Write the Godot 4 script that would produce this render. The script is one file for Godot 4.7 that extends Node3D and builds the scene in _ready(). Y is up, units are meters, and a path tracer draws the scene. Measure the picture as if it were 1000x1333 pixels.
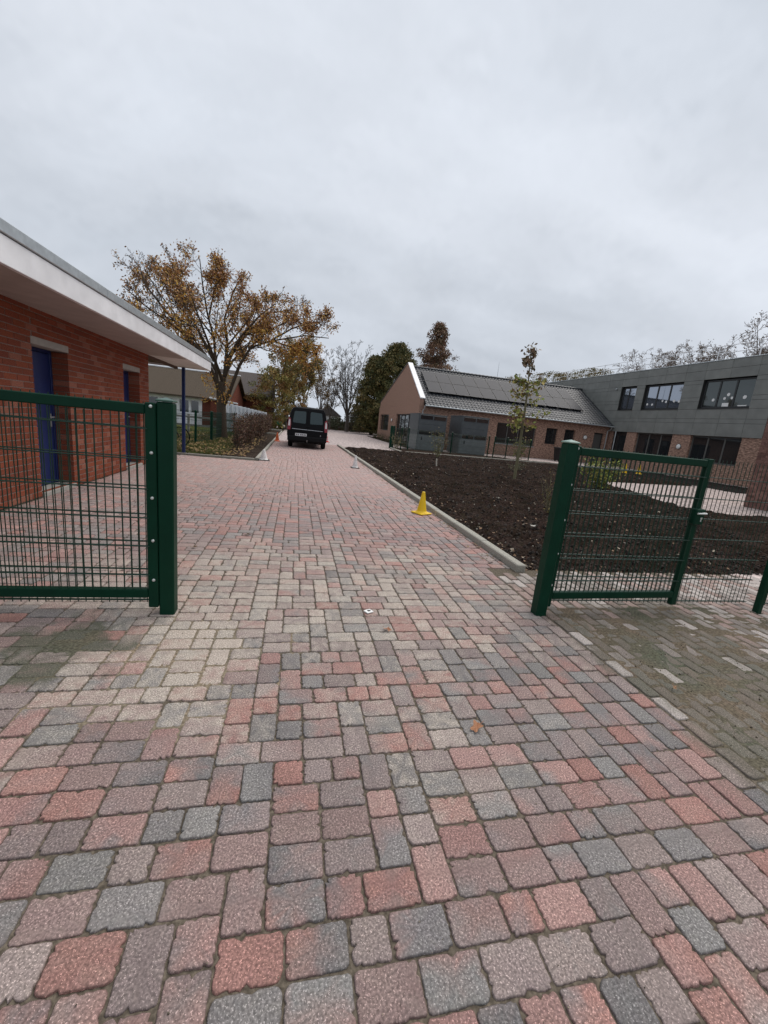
extends Node3D

var rng := RandomNumberGenerator.new()
var noise_a := FastNoiseLite.new()
var noise_b := FastNoiseLite.new()
var noise_c := FastNoiseLite.new()
var M := {}
var taken := {}
var cam_right := Vector3.ZERO
var cam_up := Vector3.ZERO
var cam_fwd := Vector3.ZERO
const EYE := Vector3(0, 1.5, 0)

# ---------------------------------------------------------------- mesh builder
class MB:
	var v := PackedVector3Array()
	var n := PackedVector3Array()
	var c := PackedColorArray()
	var i := PackedInt32Array()
	var col := Color(1, 1, 1)

	func tri(a: Vector3, b: Vector3, d: Vector3) -> void:
		var m := (b - a).cross(d - a).normalized()
		var k := v.size()
		v.append(a); v.append(b); v.append(d)
		n.append(m); n.append(m); n.append(m)
		c.append(col); c.append(col); c.append(col)
		i.append(k); i.append(k + 2); i.append(k + 1)

	func quad(a: Vector3, b: Vector3, d: Vector3, e: Vector3) -> void:
		var m := (d - a).cross(e - b).normalized()
		var k := v.size()
		v.append(a); v.append(b); v.append(d); v.append(e)
		for j in 4:
			n.append(m); c.append(col)
		i.append(k); i.append(k + 2); i.append(k + 1)
		i.append(k); i.append(k + 3); i.append(k + 2)

	func qo(a: Vector3, b: Vector3, d: Vector3, e: Vector3, o: Vector3) -> void:
		if (d - a).cross(e - b).dot((a + b + d + e) * 0.25 - o) < 0.0:
			quad(e, d, b, a)
		else:
			quad(a, b, d, e)

	func to(a: Vector3, b: Vector3, d: Vector3, o: Vector3) -> void:
		if (b - a).cross(d - a).dot((a + b + d) / 3.0 - o) < 0.0:
			tri(d, b, a)
		else:
			tri(a, b, d)

	func box(o: Vector3, s: Vector3, b := 0.0, B := Basis()) -> void:
		var h := s * 0.5
		b = minf(b, minf(h.x, minf(h.y, h.z)) * 0.9)
		for a in 3:
			var u := (a + 1) % 3
			var w := (a + 2) % 3
			for sg in [-1.0, 1.0]:
				var q := []
				for p in [[-1, -1], [1, -1], [1, 1], [-1, 1]]:
					var x := Vector3.ZERO
					x[a] = sg * h[a]
					x[u] = p[0] * (h[u] - b)
					x[w] = p[1] * (h[w] - b)
					q.append(o + B * x)
				qo(q[0], q[1], q[2], q[3], o)
			if b > 0.0:
				for p in [[-1, -1], [1, -1], [1, 1], [-1, 1]]:
					var q := []
					for e in [[-1, 0], [1, 0], [1, 1], [-1, 1]]:
						var x := Vector3.ZERO
						x[a] = e[0] * (h[a] - b)
						x[u] = p[0] * (h[u] - (b if e[1] == 1 else 0.0))
						x[w] = p[1] * (h[w] - (0.0 if e[1] == 1 else b))
						q.append(o + B * x)
					qo(q[0], q[1], q[2], q[3], o)
		if b > 0.0:
			for sx in [-1.0, 1.0]:
				for sy in [-1.0, 1.0]:
					for sz in [-1.0, 1.0]:
						var g := Vector3(sx, sy, sz)
						var q := []
						for a in 3:
							var x := g * (h - Vector3(b, b, b))
							x[a] = g[a] * h[a]
							q.append(o + B * x)
						to(q[0], q[1], q[2], o)

	# a box given by its two corners
	func bb(a: Vector3, e: Vector3, b := 0.0) -> void:
		box((a + e) * 0.5, (e - a).abs(), b)

	func tube(p: PackedVector3Array, r: PackedFloat32Array, sides := 6, caps := true) -> void:
		if p.size() < 2:
			return
		var d := (p[1] - p[0]).normalized()
		var x := d.cross(Vector3.UP if absf(d.y) < 0.9 else Vector3.RIGHT).normalized()
		var first := v.size()
		for k in p.size():
			var e := p[min(k + 1, p.size() - 1)] - p[max(k - 1, 0)]
			e = e.normalized()
			x = (x - e * x.dot(e)).normalized()
			var y := e.cross(x)
			for s in sides:
				var an := TAU * s / sides
				var m := x * cos(an) + y * sin(an)
				v.append(p[k] + m * r[k]); n.append(m); c.append(col)
		for k in p.size() - 1:
			for s in sides:
				var a := first + k * sides + s
				var b := first + k * sides + (s + 1) % sides
				i.append(a); i.append(a + sides); i.append(b)
				i.append(b); i.append(a + sides); i.append(b + sides)
		if caps:
			for end in [0, p.size() - 1]:
				var dd := (p[1] - p[0]) if end == 0 else (p[end - 1] - p[end])
				for s in range(1, sides - 1):
					to(v[first + end * sides], v[first + end * sides + s], v[first + end * sides + s + 1], p[end] + dd)

	func rod(a: Vector3, b: Vector3, r: float, sides := 6, r2 := -1.0) -> void:
		tube(PackedVector3Array([a, b]), PackedFloat32Array([r, r if r2 < 0 else r2]), sides)

	func lathe(o: Vector3, prof: Array, sides := 16, B := Basis()) -> void:
		for k in prof.size() - 1:
			var a: Vector2 = prof[k]
			var b: Vector2 = prof[k + 1]
			if a.distance_to(b) < 1e-6:
				continue
			var nn := Vector2(b.y - a.y, a.x - b.x).normalized()
			var first := v.size()
			for s in sides + 1:
				var an := TAU * s / sides
				var dir := Vector3(cos(an), 0, sin(an))
				for q in [a, b]:
					v.append(o + B * (dir * q.x + Vector3.UP * q.y))
					n.append(B * (dir * nn.x + Vector3.UP * nn.y))
					c.append(col)
			for s in sides:
				var f := first + s * 2
				i.append(f); i.append(f + 2); i.append(f + 1)
				i.append(f + 1); i.append(f + 2); i.append(f + 3)

	# polygon in a plane (o, ux, uy) pushed along nz
	func prism(poly: PackedVector2Array, o: Vector3, ux: Vector3, uy: Vector3, nz: Vector3) -> void:
		if Geometry2D.is_polygon_clockwise(poly):
			poly = poly.duplicate()
			poly.reverse()
		var ctr := o + nz * 0.5
		var t := Geometry2D.triangulate_polygon(poly)
		var flip := ux.cross(uy).dot(nz) < 0.0
		for k in range(0, t.size(), 3):
			var q := []
			for j in 3:
				q.append(o + ux * poly[t[k + j]].x + uy * poly[t[k + j]].y)
			var up: Vector3 = (q[1] - q[0]).cross(q[2] - q[0])
			if up.dot(nz) > 0:
				tri(q[0] + nz, q[1] + nz, q[2] + nz); tri(q[2], q[1], q[0])
			else:
				tri(q[2] + nz, q[1] + nz, q[0] + nz); tri(q[0], q[1], q[2])
		for k in poly.size():
			var a := o + ux * poly[k].x + uy * poly[k].y
			var b := o + ux * poly[(k + 1) % poly.size()].x + uy * poly[(k + 1) % poly.size()].y
			if flip:
				quad(b, a, a + nz, b + nz)
			else:
				quad(a, b, b + nz, a + nz)

	func leaf(p: Vector3, d: Vector3, w: Vector3) -> void:
		var k := v.size()
		var m := w.cross(d).normalized()
		v.append(p); v.append(p + d * 0.5 + w * 0.5); v.append(p + d); v.append(p + d * 0.5 - w * 0.5)
		for j in 4:
			n.append(m); c.append(col)
		i.append(k); i.append(k + 2); i.append(k + 1)
		i.append(k); i.append(k + 3); i.append(k + 2)

	func mesh() -> ArrayMesh:
		var a := []
		a.resize(Mesh.ARRAY_MAX)
		a[Mesh.ARRAY_VERTEX] = v
		a[Mesh.ARRAY_NORMAL] = n
		a[Mesh.ARRAY_COLOR] = c
		a[Mesh.ARRAY_INDEX] = i
		var m := ArrayMesh.new()
		m.add_surface_from_arrays(Mesh.PRIMITIVE_TRIANGLES, a)
		return m

# ---------------------------------------------------------------- naming
func numbered(called: String) -> String:
	var k: int = taken.get(called, 0)
	taken[called] = k + 1
	return called if k == 0 else "%s_%03d" % [called, k]

func tag(o: Node, label: String, category: String, group := "") -> void:
	o.set_meta("label", label)
	o.set_meta("category", category)
	if group:
		o.set_meta("group", group)

func thing(called: String, label: String, category: String, at := Vector3.ZERO, group := "", turn := 0.0) -> Node3D:
	var o := Node3D.new()
	o.name = numbered(called)
	o.position = at
	o.rotation.y = turn
	tag(o, label, category, group)
	add_child(o, true)
	return o

func inst(called: String, mesh: Mesh, m: Material, parent: Node) -> MeshInstance3D:
	var o := MeshInstance3D.new()
	o.mesh = mesh
	o.material_override = m
	if parent == self:
		o.name = numbered(called)
	else:
		var key := "%d/%s" % [parent.get_instance_id(), called]
		var k: int = taken.get(key, 0)
		taken[key] = k + 1
		o.name = called if k == 0 else "%s_%03d" % [called, k]
	parent.add_child(o, true)
	return o

func part(called: String, b: MB, m: Material, parent: Node) -> MeshInstance3D:
	return inst(called, b.mesh(), m, parent)

func setting(called: String, b: MB, m: Material, kind := "structure") -> MeshInstance3D:
	var o := inst(called, b.mesh(), m, self)
	o.set_meta("kind", kind)
	return o

func stuff(o: Node) -> Node:
	o.set_meta("kind", "stuff")
	return o

func copy(src: Node3D, at: Vector3, label := "", turn := 0.0) -> Node3D:
	var r: Node3D = src.duplicate()
	r.name = numbered(String(src.name).rstrip("0123456789").trim_suffix("_"))
	add_child(r, true)
	r.position = at
	r.rotation.y = turn
	if label:
		r.set_meta("label", label)
	return r

# ---------------------------------------------------------------- materials
func lin(r: float, g: float, b: float) -> Color:
	return Color(r, g, b).linear_to_srgb()

func mat(called: String, r: float, g: float, b: float, rough := 0.8, metal := 0.0) -> StandardMaterial3D:
	var m := StandardMaterial3D.new()
	m.resource_name = called
	m.albedo_color = lin(r, g, b)
	m.roughness = rough
	m.metallic = metal
	M[called] = m
	return m

func vmat(called: String, rough := 0.85, r := 1.0) -> StandardMaterial3D:
	var m := mat(called, r, r, r, rough)
	m.vertex_color_use_as_albedo = true
	return m

func textured(m: StandardMaterial3D, t: Texture2D, metres: Vector3, bump := 0.0, bt: Texture2D = null) -> StandardMaterial3D:
	m.albedo_texture = t
	var a := m.albedo_color.srgb_to_linear() * (1.0 / float(t.get_meta("mean")))
	m.albedo_color = lin(a.r, a.g, a.b)
	m.uv1_triplanar = true
	m.uv1_world_triplanar = true
	m.uv1_scale = Vector3(1.0 / metres.x, 1.0 / metres.y, 1.0 / metres.z)
	if bump > 0.0:
		m.heightmap_enabled = true
		m.heightmap_texture = bt if bt else t
		m.heightmap_scale = bump
	return m

# a grey texture: fractal noise between lo and hi, with specks of a brighter or darker tone
func grain(size: int, sd: int, freq: float, lo: float, hi: float, speck := 0.0, speck_to := 1.0, oct := 4, speck_freq := 0.09) -> ImageTexture:
	var f := FastNoiseLite.new()
	f.seed = sd
	f.noise_type = FastNoiseLite.TYPE_SIMPLEX_SMOOTH
	f.frequency = freq
	f.fractal_octaves = oct
	var im := f.get_seamless_image(size, size)
	im.convert(Image.FORMAT_L8)
	var d := im.get_data()
	var s := PackedByteArray()
	if speck > 0.0:
		var g := FastNoiseLite.new()
		g.seed = sd + 5
		g.noise_type = FastNoiseLite.TYPE_SIMPLEX
		g.frequency = speck_freq
		g.fractal_octaves = 3
		g.fractal_gain = 0.6
		g.fractal_lacunarity = 2.3
		var im2 := g.get_seamless_image(size, size)
		im2.convert(Image.FORMAT_L8)
		s = im2.get_data()
	var out := PackedByteArray()
	out.resize(size * size)
	for k in size * size:
		var x := lerpf(lo, hi, d[k] / 255.0)
		if speck > 0.0:
			var w := clampf((s[k] / 255.0 - (1.0 - speck)) * 9.0, 0.0, 1.0)
			x = lerpf(x, speck_to, w)
		out[k] = int(clampf(x, 0, 1) * 255.0)
	var sum := 0.0
	for k in range(0, size * size, 7):
		sum += pow(out[k] / 255.0, 2.2)
	var tex := ImageTexture.create_from_image(Image.create_from_data(size, size, false, Image.FORMAT_L8, out))
	tex.set_meta("mean", sum / (size * size / 7.0))
	return tex

func make_materials() -> void:
	var t_speck := grain(1024, 3, 0.065, 0.42, 0.78, 0.285, 0.98, 5, 0.06)
	var t_fine := grain(512, 9, 0.03, 0.55, 1.0, 0.0, 1.0, 5)
	var t_soil := grain(512, 14, 0.03, 0.25, 1.0, 0.22, 0.15, 5, 0.07)
	var t_blotch := grain(512, 21, 0.008, 0.88, 1.0, 0.0, 1.0, 5)
	var t_mottle := grain(512, 33, 0.05, 0.45, 1.0, 0.25, 0.35, 4, 0.06)
	textured(vmat("paver", 0.86), t_speck, Vector3(0.72, 0.72, 0.72), 0.12)
	textured(vmat("far_paving", 0.88), t_mottle, Vector3(5.2, 5.2, 5.2))
	textured(vmat("sand", 0.95), t_fine, Vector3(0.35, 0.35, 0.35), 0.5)
	textured(vmat("soil", 1.0), t_soil, Vector3(0.8, 0.8, 0.8), 2.5)
	textured(vmat("ground", 1.0), t_soil, Vector3(3, 3, 3), 1.0)
	textured(vmat("brick", 0.9), t_fine, Vector3(0.22, 0.22, 0.22), 0.15)
	textured(mat("mortar", 0.25, 0.185, 0.155, 0.95), t_fine, Vector3(0.3, 0.3, 0.3))
	textured(mat("house_brick", 0.315, 0.200, 0.152, 0.92), t_mottle, Vector3(6.5, 2.2, 6.5), 1.0)
	textured(mat("concrete", 0.36, 0.345, 0.31, 0.9), t_blotch, Vector3(0.7, 0.7, 0.7), 0.1, t_fine)
	textured(mat("kerb_concrete", 0.33, 0.315, 0.27, 0.92), t_speck, Vector3(0.8, 0.8, 0.8), 0.15)
	textured(mat("white_paint", 0.70, 0.71, 0.72, 0.45), t_blotch, Vector3(2.5, 2.5, 2.5))
	textured(mat("zinc", 0.42, 0.45, 0.46, 0.4, 0.55), t_blotch, Vector3(0.5, 0.5, 0.5))
	textured(mat("soffit", 0.40, 0.36, 0.335, 0.6), t_blotch, Vector3(2, 2, 2))
	textured(mat("soffit_slat", 0.78, 0.76, 0.74, 0.55), t_blotch, Vector3(2, 2, 2))
	mat("brown_board", 0.10, 0.06, 0.042, 0.8)
	textured(mat("green_steel", 0.0012, 0.032, 0.0165, 0.45), t_blotch, Vector3(0.9, 0.9, 0.9))
	mat("green_wire", 0.003, 0.032, 0.018, 0.4)
	mat("bolt", 0.62, 0.64, 0.62, 0.3, 0.4)
	textured(mat("cap_light", 0.17, 0.27, 0.215, 0.25), t_blotch, Vector3(0.3, 0.3, 0.3))
	mat("cap_dark", 0.03, 0.085, 0.06, 0.3)
	textured(mat("blue_door", 0.008, 0.022, 0.105, 0.45), t_blotch, Vector3(1.5, 1.5, 1.5))
	mat("blue_steel", 0.008, 0.025, 0.105, 0.4)
	textured(mat("cladding", 0.185, 0.190, 0.176, 0.5), t_blotch, Vector3(4, 4, 4))
	textured(mat("cladding_dark", 0.170, 0.176, 0.163, 0.5), t_blotch, Vector3(4, 4, 4))
	mat("cladding_gap", 0.02, 0.021, 0.02, 0.8)
	mat("frame_dark", 0.022, 0.023, 0.024, 0.45)
	mat("frame_grey", 0.09, 0.088, 0.082, 0.5)
	var gl := mat("glass", 0.016, 0.018, 0.02, 0.04)
	gl.metallic_specular = 0.9
	mat("glass_sky", 0.30, 0.33, 0.38, 0.03, 0.92)
	mat("glass_dim", 0.09, 0.10, 0.10, 0.04, 0.8)
	mat("paper", 0.78, 0.78, 0.76, 0.8)
	mat("lamp_glass", 0.75, 0.75, 0.73, 0.35)
	mat("lamp_rim", 0.05, 0.05, 0.05, 0.5)
	textured(vmat("roof_tile", 0.38), t_fine, Vector3(0.5, 0.5, 0.5))
	var pv := mat("solar", 0.030, 0.031, 0.037, 0.45)
	pv.metallic_specular = 0.22
	mat("solar_frame", 0.008, 0.008, 0.009, 0.4)
	textured(mat("shed_upper", 0.075, 0.085, 0.09, 0.5), t_blotch, Vector3(2, 2, 2))
	textured(mat("shed_lower", 0.15, 0.165, 0.165, 0.5), t_blotch, Vector3(2, 2, 2))
	var cp := mat("car_paint", 0.004, 0.004, 0.005, 0.3)
	cp.clearcoat_enabled = true
	cp.clearcoat = 0.12
	mat("car_plastic", 0.014, 0.014, 0.015, 0.7)
	mat("car_glass", 0.045, 0.058, 0.06, 0.05, 0.8)
	mat("chrome", 0.35, 0.35, 0.36, 0.2, 0.9)
	mat("tyre", 0.012, 0.012, 0.012, 0.9)
	mat("rim", 0.12, 0.12, 0.125, 0.35, 0.7)
	mat("lamp_red", 0.22, 0.006, 0.014, 0.2)
	mat("lamp_white", 0.62, 0.56, 0.56, 0.2)
	mat("plate", 0.66, 0.67, 0.68, 0.5)
	mat("plate_ink", 0.10, 0.10, 0.11, 0.6)
	mat("yellow_plastic", 0.80, 0.52, 0.006, 0.45)
	mat("orange_plastic", 0.75, 0.16, 0.05, 0.5)
	textured(mat("white_plastic", 0.68, 0.66, 0.64, 0.5), t_mottle, Vector3(0.5, 0.5, 0.5))
	mat("red_plastic", 0.55, 0.03, 0.02, 0.5)
	mat("rubber", 0.06, 0.058, 0.055, 0.85)
	textured(mat("bark", 0.085, 0.066, 0.05, 0.95), t_mottle, Vector3(0.5, 0.9, 0.5), 2.0)
	textured(mat("bark_grey", 0.10, 0.088, 0.078, 0.95), t_mottle, Vector3(0.5, 0.9, 0.5), 1.0)
	mat("bark_pale", 0.17, 0.14, 0.125, 0.95)
	textured(mat("bark_young", 0.15, 0.135, 0.075, 0.9), t_mottle, Vector3(0.2, 0.4, 0.2), 0.3)
	mat("wood_stake", 0.55, 0.50, 0.42, 0.9)
	textured(mat("brown_wood", 0.10, 0.06, 0.04, 0.9), t_mottle, Vector3(0.6, 1.5, 0.6))
	textured(mat("grey_wood", 0.24, 0.23, 0.21, 0.9), t_mottle, Vector3(0.8, 0.8, 0.8))
	textured(mat("old_roof", 0.085, 0.067, 0.050, 0.9), t_mottle, Vector3(2.4, 0.9, 0.9), 2.0)
	textured(mat("old_roof_grey", 0.115, 0.10, 0.093, 0.9), t_mottle, Vector3(2.4, 0.9, 0.9), 2.0)
	textured(mat("old_brick", 0.16, 0.055, 0.038, 0.9), t_mottle, Vector3(2.0, 0.8, 2.0), 0.6)
	textured(mat("pale_panel", 0.42, 0.46, 0.50, 0.6), t_blotch, Vector3(1.2, 1.2, 1.2))
	mat("machine_green", 0.02, 0.14, 0.05, 0.4)
	mat("machine_yellow", 0.6, 0.5, 0.18, 0.5)
	mat("black_plastic", 0.013, 0.013, 0.014, 0.55)
	mat("black_tube", 0.012, 0.013, 0.015, 0.5)
	for k in ["soil", "ground", "house_brick", "brick", "sand", "far_paving", "old_brick", "old_roof", "old_roof_grey", "bark", "bark_grey", "paver"]:
		M[k].metallic_specular = 0.2 if k != "paver" else 0.4
	cp.metallic_specular = 0.16
	M.car_plastic.metallic_specular = 0.15
	M.tyre.metallic_specular = 0.15
	M.green_steel.metallic_specular = 0.3
	M.soil.metallic_specular = 0.05
	M.roof_tile.metallic_specular = 0.42
	M.white_paint.albedo_color = lin(0.92, 0.92, 0.935)
	var lf := vmat("leaf", 0.75)
	lf.backlight_enabled = true
	lf.backlight = Color(0.35, 0.35, 0.35)
	textured(vmat("fallen_leaf", 0.8), t_fine, Vector3(0.08, 0.08, 0.08))
	textured(vmat("clod", 1.0), t_soil, Vector3(0.4, 0.4, 0.4), 1.0)

# ---------------------------------------------------------------- sky
func sky_picture() -> ImageTexture:
	var w := 1024
	var h := 512
	var f := FastNoiseLite.new()
	f.seed = 4
	f.noise_type = FastNoiseLite.TYPE_SIMPLEX_SMOOTH
	f.frequency = 1.0
	f.fractal_octaves = 5
	f.fractal_gain = 0.52
	f.domain_warp_enabled = true
	f.domain_warp_amplitude = 0.35
	f.domain_warp_frequency = 0.9
	var im := Image.create(w, h, false, Image.FORMAT_RGBF)
	for y in h:
		var el := (0.5 - (y + 0.5) / h) * PI
		for x in w:
			var az := (x + 0.5) / w * TAU
			var d := Vector3(cos(az) * cos(el), sin(el), sin(az) * cos(el))
			var up := maxf(d.y, 0.0)
			# cloud sheet: noise on a plane overhead, so that it streaks towards the horizon
			var k := 1.0 / (up + 0.32)
			var s := f.get_noise_3d(d.x * k * 0.9 + 3.0, d.z * k * 0.55, 0.3)
			var s2 := f.get_noise_3d(d.x * k * 2.6, d.z * k * 1.7 + 9.0, 4.0)
			var b := 0.455 + 0.14 * s + 0.05 * s2
			b *= lerpf(0.99, 1.05, up)
			var cool := 0.5 - s * 0.6
			im.set_pixel(x, y, Color(b * (0.935 - 0.04 * cool), b * (0.985 - 0.004 * cool), b * (1.075 + 0.03 * cool)))
	return ImageTexture.create_from_image(im)

# ---------------------------------------------------------------- the scene
func _ready() -> void:
	rng.seed = 20241
	noise_a.seed = 11
	noise_a.frequency = 1.0
	noise_a.fractal_octaves = 3
	noise_b.seed = 12
	noise_b.noise_type = FastNoiseLite.TYPE_SIMPLEX_SMOOTH
	noise_b.frequency = 1.0
	noise_b.fractal_octaves = 4
	noise_c.seed = 13
	noise_c.frequency = 1.0
	noise_c.fractal_octaves = 1
	camera_and_light()
	make_materials()
	ground()
	paving()
	side_paving()
	soil_beds()
	kerbs()
	brick_outbuilding()
	house()
	long_building()
	storage_sheds()
	old_school()
	trees()
	shrubs()
	gates()
	far_fences()
	van()
	cones()
	odds_and_ends()

func camera_and_light() -> void:
	var p := deg_to_rad(11.97)
	var r := deg_to_rad(5.82)
	var y := deg_to_rad(13.0)
	cam_fwd = Vector3(sin(y) * cos(p), -sin(p), -cos(y) * cos(p))
	var right := Vector3(cos(y), 0, sin(y))
	var up := right.cross(cam_fwd)
	cam_right = right * cos(r) + up * sin(r)
	cam_up = -right * sin(r) + up * cos(r)
	var cam := Camera3D.new()
	cam.name = "camera"
	cam.transform = Transform3D(Basis(cam_right, cam_up, -cam_fwd), EYE)
	cam.fov = 102.55
	cam.near = 0.05
	cam.far = 600.0
	add_child(cam)
	cam.current = true
	var env := Environment.new()
	env.background_mode = Environment.BG_SKY
	var sky := Sky.new()
	var sm := PanoramaSkyMaterial.new()
	sm.panorama = sky_picture()
	sky.sky_material = sm
	env.sky = sky
	env.tonemap_mode = Environment.TONE_MAPPER_LINEAR
	env.tonemap_exposure = 1.5
	env.sdfgi_enabled = true
	env.ssao_enabled = true
	env.ssil_enabled = true
	var we := WorldEnvironment.new()
	we.name = "world_environment"
	we.environment = env
	add_child(we)
	var sun := DirectionalLight3D.new()
	sun.name = "overcast_sun"
	sun.light_energy = 0.5
	sun.light_color = Color(1.0, 0.975, 0.95)
	sun.light_angular_distance = 50.0
	sun.shadow_enabled = true
	sun.transform = Transform3D(Basis(), Vector3(0, 30, 0)).looking_at(Vector3(0, 30, 0) + Vector3(-0.5, -1.0, 0.32), Vector3.FORWARD)
	add_child(sun)

# pixel of a point (in the photograph's 1000 x 1333), and its depth: only used to choose which stones are in view
func seen_at(q: Vector3) -> Vector3:
	var d := q - EYE
	var w := d.dot(cam_fwd)
	if w < 0.05:
		return Vector3(-9999, -9999, w)
	return Vector3(500 + 534.4 * d.dot(cam_right) / w, 666.5 - 534.4 * d.dot(cam_up) / w, w)

func in_view(q: Vector3, margin := 30.0) -> bool:
	var s := seen_at(q)
	return s.z > 0.05 and s.x > -margin and s.x < 1000 + margin and s.y > -margin and s.y < 1333 + margin

func sheet(a: Vector2, b: Vector2, y: float, col := Color(1, 1, 1)) -> MB:
	var m := MB.new()
	m.col = col
	m.quad(Vector3(a.x, y, b.y), Vector3(b.x, y, b.y), Vector3(b.x, y, a.y), Vector3(a.x, y, a.y))
	return m

func ground() -> void:
	setting("ground", sheet(Vector2(-400, -420), Vector2(400, 60), -0.07, Color(0.10, 0.085, 0.055)), M.ground)
	var j := MB.new()
	j.col = Color(0.118, 0.099, 0.077)
	for q in [[-7.2, -13.6, 2.6, 1.2], [-1.1, -25.0, 2.6, -13.6], [2.6, -4.15, 12.0, 1.2]]:
		j.quad(Vector3(q[0], -0.0105, q[3]), Vector3(q[2], -0.0105, q[3]), Vector3(q[2], -0.0105, q[1]), Vector3(q[0], -0.0105, q[1]))
	setting("joint_sand", j, M.sand)
	var far := MB.new()
	far.col = Color(0.42, 0.355, 0.335)
	for q in [[-1.1, -47.2, 9.1, -25.0], [-2.4, -62.0, 45.0, -47.2], [-9.0, -1.2, -7.2, 1.2]]:
		far.quad(Vector3(q[0], -0.006, q[3]), Vector3(q[2], -0.006, q[3]), Vector3(q[2], -0.006, q[1]), Vector3(q[0], -0.006, q[1]))
	setting("road", far, M.far_paving)
	var yard := MB.new()
	yard.col = Color(0.40, 0.335, 0.31)
	yard.quad(Vector3(5.8, -0.004, -3.0), Vector3(26.5, -0.004, -3.0), Vector3(26.5, -0.004, -31.5), Vector3(5.8, -0.004, -31.5))
	yard.quad(Vector3(2.5, -0.004, -23.3), Vector3(5.8, -0.004, -23.3), Vector3(5.8, -0.004, -25.0), Vector3(2.5, -0.004, -25.0))
	setting("school_yard", yard, M.far_paving)

func kerb_x(z: float) -> float:
	return lerpf(2.565, 2.44, clampf((-4.0 - z) / 20.6, 0, 1))

func road_span(z: float) -> Vector2:
	if z > -4.06:
		return Vector2(-3.49 if z > -11.26 else -7.0, 2.235)
	if z > -13.52:
		return Vector2(-3.49 if z > -11.26 else -7.0, kerb_x(z) - 0.004)
	return Vector2(-1.10, kerb_x(z) - 0.004)

# how dusty (pale, sandy) the ground is: a spill of dry sand round the post and across the gateway
func dust_at(x: float, z: float) -> float:
	var n := noise_b.get_noise_2d(x * 1.1, z * 1.1)
	var a := 1.0 - Vector2((x + 0.62) / 0.85, (z + 2.45) / 0.72).length() + n * 0.9
	var b := (1.0 - Vector2((x - 0.5) / 3.2, (z + 3.4) / 2.1).length()) * 0.85 + n * 0.6
	return clampf(maxf(clampf(a, 0, 1) * 1.25, clampf(b, 0.06, 0.62)), 0, 1)

const STONES := [[0.262, 0.152, 0.137], [0.315, 0.192, 0.172], [0.250, 0.172, 0.159], [0.222, 0.174, 0.165], [0.188, 0.174, 0.169], [0.200, 0.190, 0.182], [0.158, 0.147, 0.146], [0.300, 0.160, 0.137], [0.270, 0.215, 0.198], [0.240, 0.166, 0.154], [0.205, 0.160, 0.153]]

func stone_tone() -> Color:
	var k: Array = STONES[rng.randi_range(0, STONES.size() - 1)]
	var f := rng.randf_range(0.88, 1.14)
	return Color(k[0] * f, k[1] * f, k[2] * f)

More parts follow.
